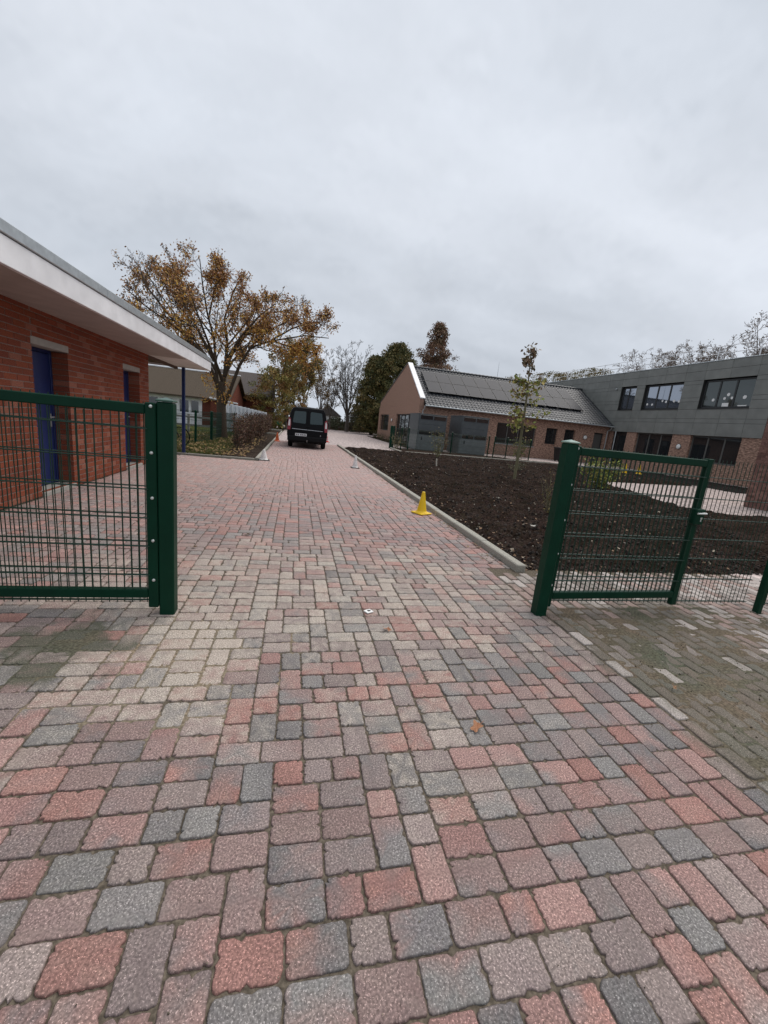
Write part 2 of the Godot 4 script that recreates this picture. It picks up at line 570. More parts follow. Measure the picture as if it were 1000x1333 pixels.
# one worn concrete sett of size 2hx x 2hz round the origin, top near y = 0
func sett(b: MB, at: Vector3, hx: float, hz: float, lod: int, c1: Color, c2: Color, off: Vector3, dust: float) -> void:
	var turn := rng.randf_range(-0.017, 0.017)
	var tip := Vector2(rng.randf_range(-0.012, 0.012), rng.randf_range(-0.012, 0.012))
	var lift := rng.randf_range(-0.0025, 0.0025)
	var sd := rng.randf() * 900.0
	var blend := Vector2.from_angle(rng.randf() * TAU) * rng.randf_range(2.0, 9.0)
	var shift := rng.randf_range(-0.25, 0.65)
	var pale := Color(0.44, 0.385, 0.325)
	var holdout := 0.9 if rng.randf() < 0.2 else rng.randf() * 0.25
	var soil_tone := Color(0.106, 0.102, 0.078).lerp(Color(0.132, 0.110, 0.086), rng.randf()) if at.x > 0.5 else Color(0.098, 0.098, 0.072)
	var paint := func(p: Vector2) -> Color:
		var t := clampf(shift + p.dot(blend) + noise_b.get_noise_2d(p.x * 9 + sd, p.y * 9) * 0.8, 0, 1)
		var q := c1.lerp(c2, t)
		var film := film_at(at.x + p.x, at.z + p.y)
		if film > 0.02:
			film = clampf(film * 1.35 + noise_b.get_noise_2d((at.x + p.x) * 13, (at.z + p.y) * 13) * 0.5 - holdout, 0, 0.94)
			q = q.lerp(soil_tone, film)
		var dd := clampf(dust * (1.0 - film) + noise_b.get_noise_2d(p.x * 14 + sd, p.y * 14 + 50) * 0.55 * minf(1.0, dust * 3.0) * (1.0 - film), 0, 0.85)
		return q.lerp(pale, dd)
	var outline := PackedVector2Array()
	if lod == 2:
		outline = PackedVector2Array([Vector2(-hx, -hz), Vector2(hx, -hz), Vector2(hx, hz), Vector2(-hx, hz)])
	else:
		var side := 9 if lod == 0 else 2
		var arc := 3 if lod == 0 else 2
		var rad := []
		for k in 4:
			rad.append(rng.randf_range(0.008, 0.024))
		var sg := [Vector2(1, 1), Vector2(-1, 1), Vector2(-1, -1), Vector2(1, -1)]
		for k in 4:
			var rr: float = rad[k]
			var o: Vector2 = sg[k] * Vector2(hx - rr, hz - rr)
			for a in arc + 1:
				outline.append(o + Vector2.from_angle(PI * 0.5 * k + PI * 0.5 * a / arc) * rr)
			var nx: Vector2 = sg[(k + 1) % 4] * Vector2(hx - rad[(k + 1) % 4], hz - rad[(k + 1) % 4])
			var e0: Vector2 = o + Vector2.from_angle(PI * 0.5 * (k + 1)) * rr
			var e1: Vector2 = nx + Vector2.from_angle(PI * 0.5 * (k + 1)) * float(rad[(k + 1) % 4])
			for a in side:
				outline.append(e0.lerp(e1, (a + 1.0) / (side + 1)))
		# worn, chipped edges
		var amp := rng.randf_range(0.4, 1.0)
		for k in outline.size():
			var p := outline[k]
			var w := noise_a.get_noise_2d(p.x * 150 + sd, p.y * 150) * 0.0042 + noise_b.get_noise_2d(p.x * 14 + sd, p.y * 14) * 0.0018
			var chip := maxf(0.0, noise_c.get_noise_2d(p.x * 60 + sd, p.y * 60 + 77) - 0.45) * 0.034
			outline[k] = p * (1.0 - clampf((chip - w * amp) / p.length(), -0.05, 0.2))
	var n := outline.size()
	var rings := [[1.0, -0.032], [1.0, -0.005], [0.0, -0.0008], [0.0, 0.0]]
	var inset := [0.0, 0.0, 0.0045, 0.02]
	if lod == 1:
		rings = [[1.0, -0.025], [1.0, -0.006], [0.0, 0.0]]
		inset = [0.0, 0.0, 0.009]
	elif lod == 2:
		rings = [[1.0, -0.016], [1.0, 0.0]]
		inset = [0.0, 0.006]
	var first := b.v.size()
	var R := Basis(Vector3.UP, turn)
	for k in rings.size():
		for p in outline:
			var l := p.length()
			var q := p * maxf(0.1, 1.0 - inset[k] / l * 1.25) if inset[k] > 0.0 else p
			var y: float = rings[k][1] + lift + q.x * tip.x + q.y * tip.y
			if lod == 0 and k >= 2:
				y += noise_a.get_noise_2d(q.x * 40 + sd, q.y * 40) * 0.0011
			b.v.append(off + R * Vector3(q.x, y, q.y))
			b.n.append(Vector3.ZERO)
			b.c.append(paint.call(q))
	b.v.append(off + Vector3(0, lift + 0.0006, 0))
	b.n.append(Vector3.UP)
	b.c.append(paint.call(Vector2.ZERO))
	var mid := b.v.size() - 1
	var faces := PackedInt32Array()
	for k in rings.size() - 1:
		for s in n:
			var a := first + k * n + s
			var e := first + k * n + (s + 1) % n
			faces.append_array([a, a + n, e, e, a + n, e + n])
	var last := first + (rings.size() - 1) * n
	for s in n:
		faces.append_array([last + s, mid, last + (s + 1) % n])
	for k in range(0, faces.size(), 3):
		var m := (b.v[faces[k + 1]] - b.v[faces[k]]).cross(b.v[faces[k + 2]] - b.v[faces[k]])
		if k == 0 and m.dot(b.v[faces[k]] - off - Vector3(0, -0.02, 0)) < 0.0:
			pass
		for j in 3:
			b.n[faces[k + j]] += m
	# orientation: the outline runs so that the top faces must look up
	var flip := b.n[mid].y < 0.0
	for k in range(first, b.v.size()):
		var m := b.n[k]
		b.n[k] = ((-m) if flip else m).normalized()
	for k in range(0, faces.size(), 3):
		if flip:
			b.i.append(faces[k]); b.i.append(faces[k + 1]); b.i.append(faces[k + 2])
		else:
			b.i.append(faces[k]); b.i.append(faces[k + 2]); b.i.append(faces[k + 1])

func paving() -> void:
	const UN := 0.0628
	var cols := 154
	var x0 := -7.05
	var z0 := 0.55
	var rows := 408
	var top := PackedInt32Array()
	top.resize(cols)
	var stones := []          # [distance, cx, cz, hx, hz]
	while true:
		var lo := 1 << 20
		var at := 0
		for k in cols:
			if top[k] < lo:
				lo = top[k]
				at = k
		if lo >= rows:
			break
		var run := 0
		while at + run < cols and top[at + run] == lo:
			run += 1
		var wide := 2
		if run == 3:
			wide = 3
		elif run >= 5 and rng.randf() < 0.56:
			wide = 3
		elif run == 4 or run < 2:
			wide = mini(2, run)
		var deep := 2
		if wide == 2 and rng.randf() < 0.56:
			deep = 3
		# keep long joints from forming beside what is there already
		if wide == 2 and at > 0 and rng.randf() < 0.62 and top[at - 1] == lo + (5 - deep):
			deep = 5 - deep
		for k in wide:
			top[at + k] = lo + deep
		var xa := x0 + at * UN
		var xb := x0 + (at + wide) * UN
		var za := z0 - lo * UN
		var zb := z0 - (lo + deep) * UN
		var cz := (za + zb) * 0.5
		var span := road_span(cz)
		if absf(cz + 13.5) < 0.2 and (xa + xb) * 0.5 < -1.05:
			if zb < -13.5:
				continue
		if absf(cz + 4.06) < 0.12 and (xa + xb) * 0.5 > 2.2:
			continue
		xa = maxf(xa, span.x)
		xb = minf(xb, span.y)
		if xb - xa < 0.035:
			continue
		var gap := rng.randf_range(0.0014, 0.0046) + 0.0025 * maxf(0.0, dust_at((xa + xb) * 0.5, cz) - 0.4)
		stones.append([Vector2((xa + xb) * 0.5, cz).length(), (xa + xb) * 0.5, cz, (xb - xa) * 0.5 - gap, (za - zb) * 0.5 - gap])
	stones.sort_custom(func(a, b): return a[0] < b[0])
	var host := MB.new()
	host.col = Color(0.118, 0.099, 0.077)
	host.quad(Vector3(-3.4, -0.0085, 0.6), Vector3(2.2, -0.0085, 0.6), Vector3(2.2, -0.0085, -3.2), Vector3(-3.4, -0.0085, -3.2))
	var road := setting("pavement", host, M.sand)
	var rest := MB.new()
	var count := 0
	for s in stones:
		var p := Vector3(s[1], 0, s[2])
		var d: float = s[0]
		if d > 1.0 and not in_view(p, 160.0) and d < 9.0:
			continue
		var c1 := stone_tone()
		var c2 := stone_tone() if rng.randf() < 0.75 else c1 * rng.randf_range(0.85, 1.12)
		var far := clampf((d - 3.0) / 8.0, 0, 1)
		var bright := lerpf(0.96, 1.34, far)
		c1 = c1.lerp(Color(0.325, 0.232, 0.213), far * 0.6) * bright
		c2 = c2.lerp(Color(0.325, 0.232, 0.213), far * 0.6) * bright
		var dust := dust_at(p.x, p.z) * (rng.randf_range(0.25, 1.2) if p.x > -0.1 else rng.randf_range(0.7, 1.15))
		if count < 300 and in_view(p, 10.0) and d > 0.5:
			var b := MB.new()
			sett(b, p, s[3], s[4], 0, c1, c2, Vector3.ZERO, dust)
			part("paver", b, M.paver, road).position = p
			count += 1
		else:
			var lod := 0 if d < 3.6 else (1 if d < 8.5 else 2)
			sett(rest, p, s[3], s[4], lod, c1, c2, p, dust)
	stuff(part("more_pavers", rest, M.paver, road))

# share of a stone's face that is smeared with soil
func film_at(x: float, z: float) -> float:
	var a := clampf(1.28 - Vector2((x - 2.9) / 1.3, (z + 2.0) / 1.25).length() * 0.75 + noise_b.get_noise_2d(x * 1.5, z * 1.5 + 40) * 0.55, 0, 1) * clampf((x - 2.02) / 0.3, 0, 1)
	var b := clampf((1.0 - Vector2((x + 1.30) / 0.42, (z + 2.56) / 0.44).length() + noise_b.get_noise_2d(x * 3.2, z * 3.2) * 0.6) * 1.7, 0, 1)
	return maxf(a, b)

func dirt_height(x: float, z: float) -> float:
	# a tongue of spilled soil from the gate post along the edge of the carriageway
	var edge := clampf((x - 2.27 + noise_b.get_noise_2d(x * 2, z * 2) * 0.10) / 0.10, 0, 1)
	var far := 1.0 - clampf((x - 3.5 + (z + 1.6) * 0.35 + noise_b.get_noise_2d(x * 0.9, z * 0.9 + 20) * 1.3) / 1.3, 0, 1)
	var n := noise_b.get_noise_2d(x * 3.0, z * 5.0 + 40)
	var m := clampf(0.45 * far + 0.2 + n * 0.7, 0, 1) * clampf((z + 3.35) / 0.25, 0, 1)
	return -0.0125 + edge * (minf(m * 2.2, 1.0) * 0.0070 + m * m * 0.0095) + noise_a.get_noise_2d(x * 22, z * 22) * 0.0015

func dirt_patch(called: String, x0: float, x1: float, z0: float, z1: float, step: float, f: Callable, tone: Callable) -> MeshInstance3D:
	var b := MB.new()
	var nx := int((x1 - x0) / step)
	var nz := int((z1 - z0) / step)
	for iz in nz + 1:
		for ix in nx + 1:
			var x := x0 + ix * step
			var z := z0 + iz * step
			var h: float = f.call(x, z)
			b.v.append(Vector3(x, h, z))
			var e := step * 0.7
			b.n.append(Vector3(f.call(x - e, z) - f.call(x + e, z), e * 2.0, f.call(x, z - e) - f.call(x, z + e)).normalized())
			b.c.append(tone.call(x, z))
	for iz in nz:
		for ix in nx:
			var a := iz * (nx + 1) + ix
			b.i.append_array([a, a + 1, a + nx + 1, a + 1, a + nx + 2, a + nx + 1])
	return setting(called, b, M.sand)

func side_paving() -> void:
	var host := MB.new()
	host.col = Color(0.17, 0.14, 0.105)
	host.quad(Vector3(2.25, -0.0123, 0.4), Vector3(6.2, -0.0123, 0.4), Vector3(6.2, -0.0123, -4.1), Vector3(2.25, -0.0123, -4.1))
	var side := setting("side_pavement", host, M.sand)
	var rest := MB.new()
	var list := []
	for cx in 56:
		var x := 2.25 + 0.105 * (cx + 0.5)
		for cz in 26:
			var z := 0.6 - 0.205 * (cz + (0.5 if cx % 2 == 0 else 0.0))
			if z < -4.05 or not in_view(Vector3(x, 0, z), 40):
				continue
			if z < -4.0 and x < 2.75:
				continue
			list.append([Vector2(x, z).length(), x, z])
	list.sort_custom(func(a, b): return a[0] < b[0])
	var k := 0
	for s in list:
		var p := Vector3(s[1], 0, s[2])
		var pale := rng.randf() < 0.42
		var c := Color(0.40, 0.355, 0.33) if pale else (Color(0.30, 0.21, 0.185) if rng.randf() < 0.5 else Color(0.235, 0.20, 0.185))
		c *= rng.randf_range(0.85, 1.12)
		if k < 300:
			var b := MB.new()
			sett(b, p, 0.0475, 0.0975, 1, c, c * 0.9, Vector3.ZERO, 0.12)
			part("paver", b, M.paver, side).position = p
		else:
			sett(rest, p, 0.0475, 0.0975, 2, c, c * 0.9, p, 0.12)
		k += 1
	stuff(part("more_pavers", rest, M.paver, side))
	var tone := func(x: float, z: float) -> Color:
		var t := clampf(0.5 + noise_b.get_noise_2d(x * 1.7, z * 1.7 + 5) * 1.0, 0, 1)
		var g := Color(0.105, 0.092, 0.066).lerp(Color(0.150, 0.118, 0.086), t)
		return g.lerp(Color(0.098, 0.105, 0.076), clampf(noise_b.get_noise_2d(x * 1.1 + 30, z * 1.1) * 1.3, 0, 0.8))
	dirt_patch("spilled_soil", 2.16, 6.2, -3.2, 0.3, 0.028, dirt_height, tone)
	var crumbs := []
	var tones := []
	for j in 5200:
		var x := rng.randf_range(2.15, 6.0)
		var z := rng.randf_range(-3.2, -0.3)
		var f := film_at(x, z)
		if rng.randf() > f * f:
			continue
		var s := 0.0016 + 0.0065 * pow(rng.randf(), 4.0)
		crumbs.append(Transform3D(random_basis(s), Vector3(x, maxf(dirt_height(x, z), 0.0) + s * 0.3, z)))
		var g := rng.randf_range(0.7, 1.4)
		tones.append(Color(0.12 * g, 0.098 * g, 0.07 * g))
	for j in 2600:
		var x := rng.randf_range(-2.6, 2.3)
		var z := -0.3 - pow(rng.randf(), 1.3) * 7.0
		var s := 0.0010 + 0.0032 * pow(rng.randf(), 5.0)
		crumbs.append(Transform3D(random_basis(s), Vector3(x, s * 0.5 + 0.001, z)))
		var g := rng.randf_range(0.6, 1.6)
		tones.append(Color(0.17 * g, 0.14 * g, 0.105 * g))
	scatter("soil_crumbs", lump_mesh(5), M.clod, crumbs, self, tones)
	# a smaller patch of dark grit on the carriageway in front of the other leaf, and sand round the post
	var blob := func(x: float, z: float) -> float:
		var d := 1.0 - Vector2((x + 1.30) / 0.36, (z + 2.56) / 0.38).length() + noise_b.get_noise_2d(x * 3.2, z * 3.2) * 0.75
		return -0.012 + clampf(d * 1.5, 0, 1) * 0.0118 + noise_a.get_noise_2d(x * 22, z * 22) * 0.0014
	var blob_tone := func(x: float, z: float) -> Color:
		return Color(0.095, 0.096, 0.070).lerp(Color(0.135, 0.118, 0.085), clampf(0.4 + noise_b.get_noise_2d(x * 3, z * 3 + 8), 0, 1))
	dirt_patch("spilled_grit", -2.5, -0.9, -3.0, -2.0, 0.022, blob, blob_tone)
	var sandy := func(x: float, z: float) -> float:
		var d := 1.0 - Vector2((x + 0.60) / 0.8, (z + 2.45) / 0.8).length() + noise_b.get_noise_2d(x * 2.2 + 9, z * 2.2) * 0.9
		return -0.0125 + clampf(d * 1.6, 0, 1) * 0.0088 + noise_a.get_noise_2d(x * 22, z * 22 + 6) * 0.0014
	var sandy_tone := func(x: float, z: float) -> Color:
		return Color(0.225, 0.18, 0.128).lerp(Color(0.165, 0.142, 0.105), clampf(0.5 + noise_b.get_noise_2d(x * 2, z * 2 + 8), 0, 1))
	dirt_patch("spilled_sand", -1.9, 0.5, -3.3, -1.5, 0.026, sandy, sandy_tone)

# ---------------------------------------------------------------- soil
func bed_edge(z: float) -> float:
	# how far the planting bed reaches away from the carriageway
	if z > -7.6:
		return 21.0
	if z > -9.6:
		return lerpf(21.0, 11.2, clampf((-7.6 - z) / 1.2, 0, 1))
	if z > -13.3:
		return lerpf(11.2, 12.4, (-9.6 - z) / 3.7)
	if z > -15.4:
		return lerpf(12.4, 12.0, (-13.3 - z) / 2.1)
	return lerpf(12.0, 20.0, clampf((-15.4 - z) / 1.6, 0, 1))

func bed_height(x: float, z: float) -> float:
	var e := minf(minf(x - 2.60, (-4.08 - z) * 1.2), (bed_edge(z) - x) * 0.8)
	var rise := clampf(e / 0.35, -0.3, 1.0)
	var h := -0.03 + rise * 0.085
	var lump := noise_a.get_noise_2d(x * 2.6, z * 2.6) * 0.055 + noise_a.get_noise_2d(x * 0.7, z * 0.7 + 30) * 0.03 + absf(noise_b.get_noise_2d(x * 6, z * 6)) * 0.085
	return h + lump * clampf(rise, 0.1, 1.0)

func soil_grid(b: MB, x0: float, x1: float, z0: float, z1: float, step: float, f: Callable, ok: Callable, c: Color) -> void:
	var nx := int(ceil((x1 - x0) / step))
	var nz := int(ceil((z1 - z0) / step))
	var first := b.v.size()
	for iz in nz + 1:
		for ix in nx + 1:
			var x := minf(x0 + ix * step, x1)
			var z := minf(z0 + iz * step, z1)
			b.v.append(Vector3(x, f.call(x, z), z))
			var e := step * 0.6
			b.n.append(Vector3(f.call(x - e, z) - f.call(x + e, z), e * 2.0, f.call(x, z - e) - f.call(x, z + e)).normalized())
			var t := 0.5 + noise_b.get_noise_2d(x * 1.3, z * 1.3 + 60) * 1.1
			b.c.append(c * lerpf(0.72, 1.35, clampf(t, 0, 1)))
	for iz in nz:
		for ix in nx:
			if not ok.call(x0 + (ix + 0.5) * step, z0 + (iz + 0.5) * step):
				continue
			var a := first + iz * (nx + 1) + ix
			b.i.append_array([a, a + 1, a + nx + 1, a + 1, a + nx + 2, a + nx + 1])

func scatter(called: String, mesh: Mesh, m: Material, spots: Array, parent: Node, colours := []) -> void:
	var mm := MultiMesh.new()
	mm.transform_format = MultiMesh.TRANSFORM_3D
	mm.use_colors = colours.size() > 0
	mm.mesh = mesh
	mm.instance_count = spots.size()
	for k in spots.size():
		mm.set_instance_transform(k, spots[k])
		if colours.size():
			mm.set_instance_color(k, colours[k])
	var o := MultiMeshInstance3D.new()
	o.multimesh = mm
	o.material_override = m
	o.name = numbered(called) if parent == self else called
	parent.add_child(o, true)
	stuff(o)

func random_basis(s: float) -> Basis:
	return Basis.from_euler(Vector3(rng.randf() * TAU, rng.randf() * TAU, rng.randf() * TAU)).scaled(Vector3(s, s, s))

func lump_mesh(sd: int) -> ArrayMesh:
	var b := MB.new()
	b.col = Color(1, 1, 1)
	var s := SphereMesh.new()
	s.radial_segments = 8
	s.rings = 4
	s.radius = 1.0
	s.height = 2.0
	var a := s.get_mesh_arrays()
	var vv: PackedVector3Array = a[Mesh.ARRAY_VERTEX]
	var ii: PackedInt32Array = a[Mesh.ARRAY_INDEX]
	for k in vv.size():
		vv[k] *= 0.8 + 0.5 * noise_a.get_noise_3d(vv[k].x * 0.9 + sd, vv[k].y * 0.9, vv[k].z * 0.9)
		vv[k].y *= 0.65
	for k in range(0, ii.size(), 3):
		b.to(vv[ii[k]], vv[ii[k + 1]], vv[ii[k + 2]], Vector3.ZERO)
	return b.mesh()

func leaf_mesh() -> ArrayMesh:
	var b := MB.new()
	b.quad(Vector3(-0.5, 0.0, -0.28), Vector3(-0.5, 0.1, 0.28), Vector3(0.0, 0.0, 0.42), Vector3(0.0, -0.05, -0.4))
	b.quad(Vector3(0.0, -0.05, -0.4), Vector3(0.0, 0.0, 0.42), Vector3(0.55, 0.15, 0.12), Vector3(0.5, 0.05, -0.14))
	return b.mesh()

func soil_beds() -> void:
	var b := MB.new()
	var ok := func(x: float, z: float) -> bool: return x > 2.6 and x < bed_edge(z) + 0.25
	soil_grid(b, 2.6, 11.0, -13.0, -4.05, 0.06, bed_height, ok, Color(0.031, 0.0225, 0.0185))
	soil_grid(b, 11.0, 21.0, -13.0, -4.05, 0.16, bed_height, ok, Color(0.031, 0.0225, 0.0185))
	soil_grid(b, 2.5, 20.0, -23.4, -13.0, 0.12, bed_height, ok, Color(0.031, 0.0225, 0.0185))
	var bed := setting("planting_bed", b, M.soil)
	# clods, stones and litter lying on it
	var clods := []
	var tones := []
	for k in 5200:
		var t := pow(rng.randf(), 1.7)
		var z := -4.15 - t * 18.5
		var x := rng.randf_range(2.75, minf(bed_edge(z) - 0.1, 2.8 + 4.0 + t * 16.0))
		var s := rng.randf_range(0.008, 0.034) * (1.0 + t)
		clods.append(Transform3D(random_basis(s), Vector3(x, bed_height(x, z) + s * 0.2, z)))
		var g := rng.randf_range(0.5, 1.5)
		tones.append(Color(0.034 * g, 0.025 * g, 0.020 * g))
	scatter("soil_clods", lump_mesh(3), M.clod, clods, bed, tones)
	var bits := []
	tones = []
	for k in 300:
		var t := pow(rng.randf(), 1.3)
		var z := -4.2 - t * 18.0
		var x := rng.randf_range(2.75, minf(bed_edge(z) - 0.1, 2.8 + 3.5 + t * 15.0))
		var s := rng.randf_range(0.006, 0.02) * (1.0 + t * 0.8)
		bits.append(Transform3D(random_basis(s), Vector3(x, bed_height(x, z) + s * 0.4, z)))
		var g := rng.randf_range(0.5, 1.1)
		tones.append(Color(0.42 * g, 0.38 * g, 0.32 * g))
	scatter("pebbles", lump_mesh(8), M.clod, bits, bed, tones)
	var litter := []
	tones = []
	for k in 900:
		var t := pow(rng.randf(), 1.5)
		var z := -4.12 - t * 18.0
		var x := rng.randf_range(2.7, 2.8 + 3.0 + t * 14.0)
		if rng.randf() < 0.28:
			x = rng.randf_range(2.68, 2.95)
		if x > bed_edge(z) - 0.1:
			continue
		var s := rng.randf_range(0.022, 0.05)
		litter.append(Transform3D(Basis.from_euler(Vector3(rng.randf_range(-0.5, 0.5), rng.randf() * TAU, rng.randf_range(-0.5, 0.5))).scaled(Vector3(s, s, s)), Vector3(x, bed_height(x, z) + 0.012, z)))
		var g := rng.randf_range(0.5, 1.2)
		tones.append((Color(0.22, 0.13, 0.07) if rng.randf() < 0.7 else Color(0.32, 0.27, 0.2)) * g)
	for k in 260:
		# leaves blown against the road side of the kerb
		var z := -4.3 - pow(rng.randf(), 1.2) * 16.0
		var x := kerb_x(z) - 0.01 - pow(rng.randf(), 2.0) * 0.22
		var s := rng.randf_range(0.02, 0.05)
		litter.append(Transform3D(Basis.from_euler(Vector3(rng.randf_range(-0.3, 0.3), rng.randf() * TAU, rng.randf_range(-0.3, 0.3))).scaled(Vector3(s, s, s)), Vector3(x, 0.008, z)))
		var g := rng.randf_range(0.5, 1.1)
		tones.append(Color(0.24, 0.17, 0.10) * g)
	scatter("leaf_litter", leaf_mesh(), M.fallen_leaf, litter, bed, tones)
	# the strip along the sheds, the dark bed before the long building, and the bed by the gable
	var strip := func(x: float, z: float) -> float: return 0.03 + noise_a.get_noise_2d(x * 1.5, z * 1.5) * 0.03 + noise_b.get_noise_2d(x * 5, z * 5) * 0.02
	var yes := func(_x: float, _z: float) -> bool: return true
	b = MB.new()
	soil_grid(b, 6.3, 18.0, -27.9, -23.75, 0.3, strip, func(x: float, z: float) -> bool: return x < 14.6 or z > -26.6, Color(0.045, 0.033, 0.027))
	setting("soil_strip", b, M.soil)
	b = MB.new()
	soil_grid(b, 20.4, 25.4, -26.0, -15.3, 0.3, strip, func(x: float, z: float) -> bool: return x > 20.0 + (z + 15.3) * -0.02, Color(0.03, 0.026, 0.024))
	setting("soil_strip", b, M.soil)
	b = MB.new()
	soil_grid(b, 7.9, 9.15, -47.0, -29.0, 0.3, strip, yes, Color(0.05, 0.042, 0.028))
	setting("soil_strip", b, M.soil)
	# beside the carriageway on the far side: dark bed, then leafy grass
	b = MB.new()
	soil_grid(b, -2.6, -1.2, -40.0, -13.68, 0.11, strip, yes, Color(0.048, 0.037, 0.030))
	setting("hedge_bed", b, M.soil)
	b = MB.new()
	var lawn := func(x: float, z: float) -> float: return 0.05 + noise_a.get_noise_2d(x * 0.8, z * 0.8) * 0.04
	soil_grid(b, -16.0, -2.5, -34.0, -13.68, 0.35, lawn, yes, Color(0.075, 0.082, 0.03))
	setting("lawn", b, M.soil)
	var g := MB.new()
	g.leaf(Vector3.ZERO, Vector3(0.1, 1.0, 0.05), Vector3(0.09, 0, 0.03))
	g.leaf(Vector3(0.03, 0, 0.05), Vector3(-0.2, 0.8, 0.1), Vector3(0.02, 0, 0.09))
	g.leaf(Vector3(-0.04, 0, 0.02), Vector3(0.05, 0.75, -0.25), Vector3(0.08, 0, 0.02))
	var spots := []
	tones = []
	for k in 5200:
		var z := -13.75 - pow(rng.randf(), 1.4) * 14.0
		var x := -2.2 - pow(rng.randf(), 1.2) * 5.5
		var s := rng.randf_range(0.06, 0.17)
		spots.append(Transform3D(Basis(Vector3.UP, rng.randf() * TAU).scaled(Vector3(s, s, s)), Vector3(x, lawn.call(x, z), z)))
		var t := rng.randf()
		tones.append(Color(0.085, 0.115, 0.028).lerp(Color(0.17, 0.155, 0.055), t * t) * rng.randf_range(0.7, 1.2))
	scatter("grass", g.mesh(), M.leaf, spots, self, tones)
	spots = []
	tones = []
	for k in 2600:
		var z := -13.75 - pow(rng.randf(), 1.5) * 11.0
		var x := -1.5 - pow(rng.randf(), 0.8) * 4.0
		var s := rng.randf_range(0.05, 0.10)
		spots.append(Transform3D(Basis.from_euler(Vector3(rng.randf_range(-0.5, 0.5), rng.randf() * TAU, rng.randf_range(-0.5, 0.5))).scaled(Vector3(s, s, s)), Vector3(x, lawn.call(x, z) + 0.03 + rng.randf() * 0.05, z)))
		var t := rng.randf()
		tones.append(Color(0.30, 0.20, 0.06).lerp(Color(0.16, 0.085, 0.04), t) * rng.randf_range(0.6, 1.2))
	scatter("fallen_leaves", leaf_mesh(), M.fallen_leaf, spots, self, tones)

func kerbs() -> void:
	var k := MB.new()
	k.bb(Vector3(2.58, -0.1, -4.12), Vector3(2.68, -0.02, -4.06))
	var kerb := setting("kerb", k, M.kerb_concrete)
	for j in 21:
		var za := -4.05 - j * 0.985
		var b := MB.new()
		b.box(Vector3(0, -0.02, -0.49), Vector3(0.115, 0.2, 0.974), 0.012)
		var p := part("kerb_stone", b, M.kerb_concrete, kerb)
		p.position = Vector3(kerb_x(za) + 0.062, rng.randf_range(-0.004, 0.004), za)
		p.rotation.y = atan2(2.565 - 2.44, 20.6) * 1.0 + rng.randf_range(-0.004, 0.004)
	for j in 24:
		var za := -13.62 - j * 0.995
		var b := MB.new()
		b.box(Vector3(0, -0.02, -0.49), Vector3(0.09, 0.19, 0.98), 0.01)
		part("kerb_stone", b, M.kerb_concrete, kerb).position = Vector3(-1.165 + rng.randf_range(-0.004, 0.004), 0, za)
	for j in 6:
		var b := MB.new()
		b.box(Vector3(-0.49, -0.03, 0), Vector3(0.98, 0.17, 0.08), 0.01)
		part("kerb_stone", b, M.kerb_concrete, kerb).position = Vector3(-1.22 - j * 0.995, 0, -13.60)
	for z in [-31.0, -38.6]:
		var b := MB.new()
		b.box(Vector3(0, 0.0, 0), Vector3(1.3, 0.22, 0.35 if z < -35 else 0.12), 0.01)
		part("kerb_stone", b, M.kerb_concrete, kerb).position = Vector3(-1.85, 0.02, z)
	for j in 12:
		var b := MB.new()
		b.box(Vector3(0.49, 0, 0), Vector3(0.98, 0.16, 0.10), 0.01)
		var p := part("edging_stone", b, M.kerb_concrete, kerb)
		p.position = Vector3(6.15 + j * 0.985, 0.01, -23.45 - j * 0.16)
		p.rotation.y = 0.16
	for j in 3:
		var b := MB.new()
		b.box(Vector3(0, 0, -0.49), Vector3(0.12, 0.16, 0.98), 0.01)
		part("edging_stone", b, M.kerb_concrete, kerb).position = Vector3(6.1, 0.01, -23.4 - j * 0.99)

# ---------------------------------------------------------------- building helpers
# a wall slab standing at o, running along ux for len, tall, thick along nz, with openings [u0, v0, u1, v1]
func wall_slab(b: MB, o: Vector3, ux: Vector3, nz: Vector3, length: float, tall: float, holes: Array) -> void:
	var us := [0.0, length]
	var vs := [0.0, tall]
	for h in holes:
		us.append(h[0]); us.append(h[2]); vs.append(h[1]); vs.append(h[3])
	us.sort()
	vs.sort()
	for i in us.size() - 1:
		if us[i + 1] - us[i] < 0.001:
			continue
		var run := -1.0
		for j in vs.size() - 1:
			if vs[j + 1] - vs[j] < 0.001:
				continue
			var um: float = (us[i] + us[i + 1]) * 0.5
			var vm: float = (vs[j] + vs[j + 1]) * 0.5
			var open := false
			for h in holes:
				if um > h[0] and um < h[2] and vm > h[1] and vm < h[3]:
					open = true
			if open:
				continue
			var p0 := o + ux * float(us[i]) + Vector3.UP * float(vs[j])
			var ax := ux * float(us[i + 1] - us[i])
			var ay := Vector3.UP * float(vs[j + 1] - vs[j])
			b.box(p0 + (ax + ay + nz) * 0.5, (ax + ay + nz).abs())

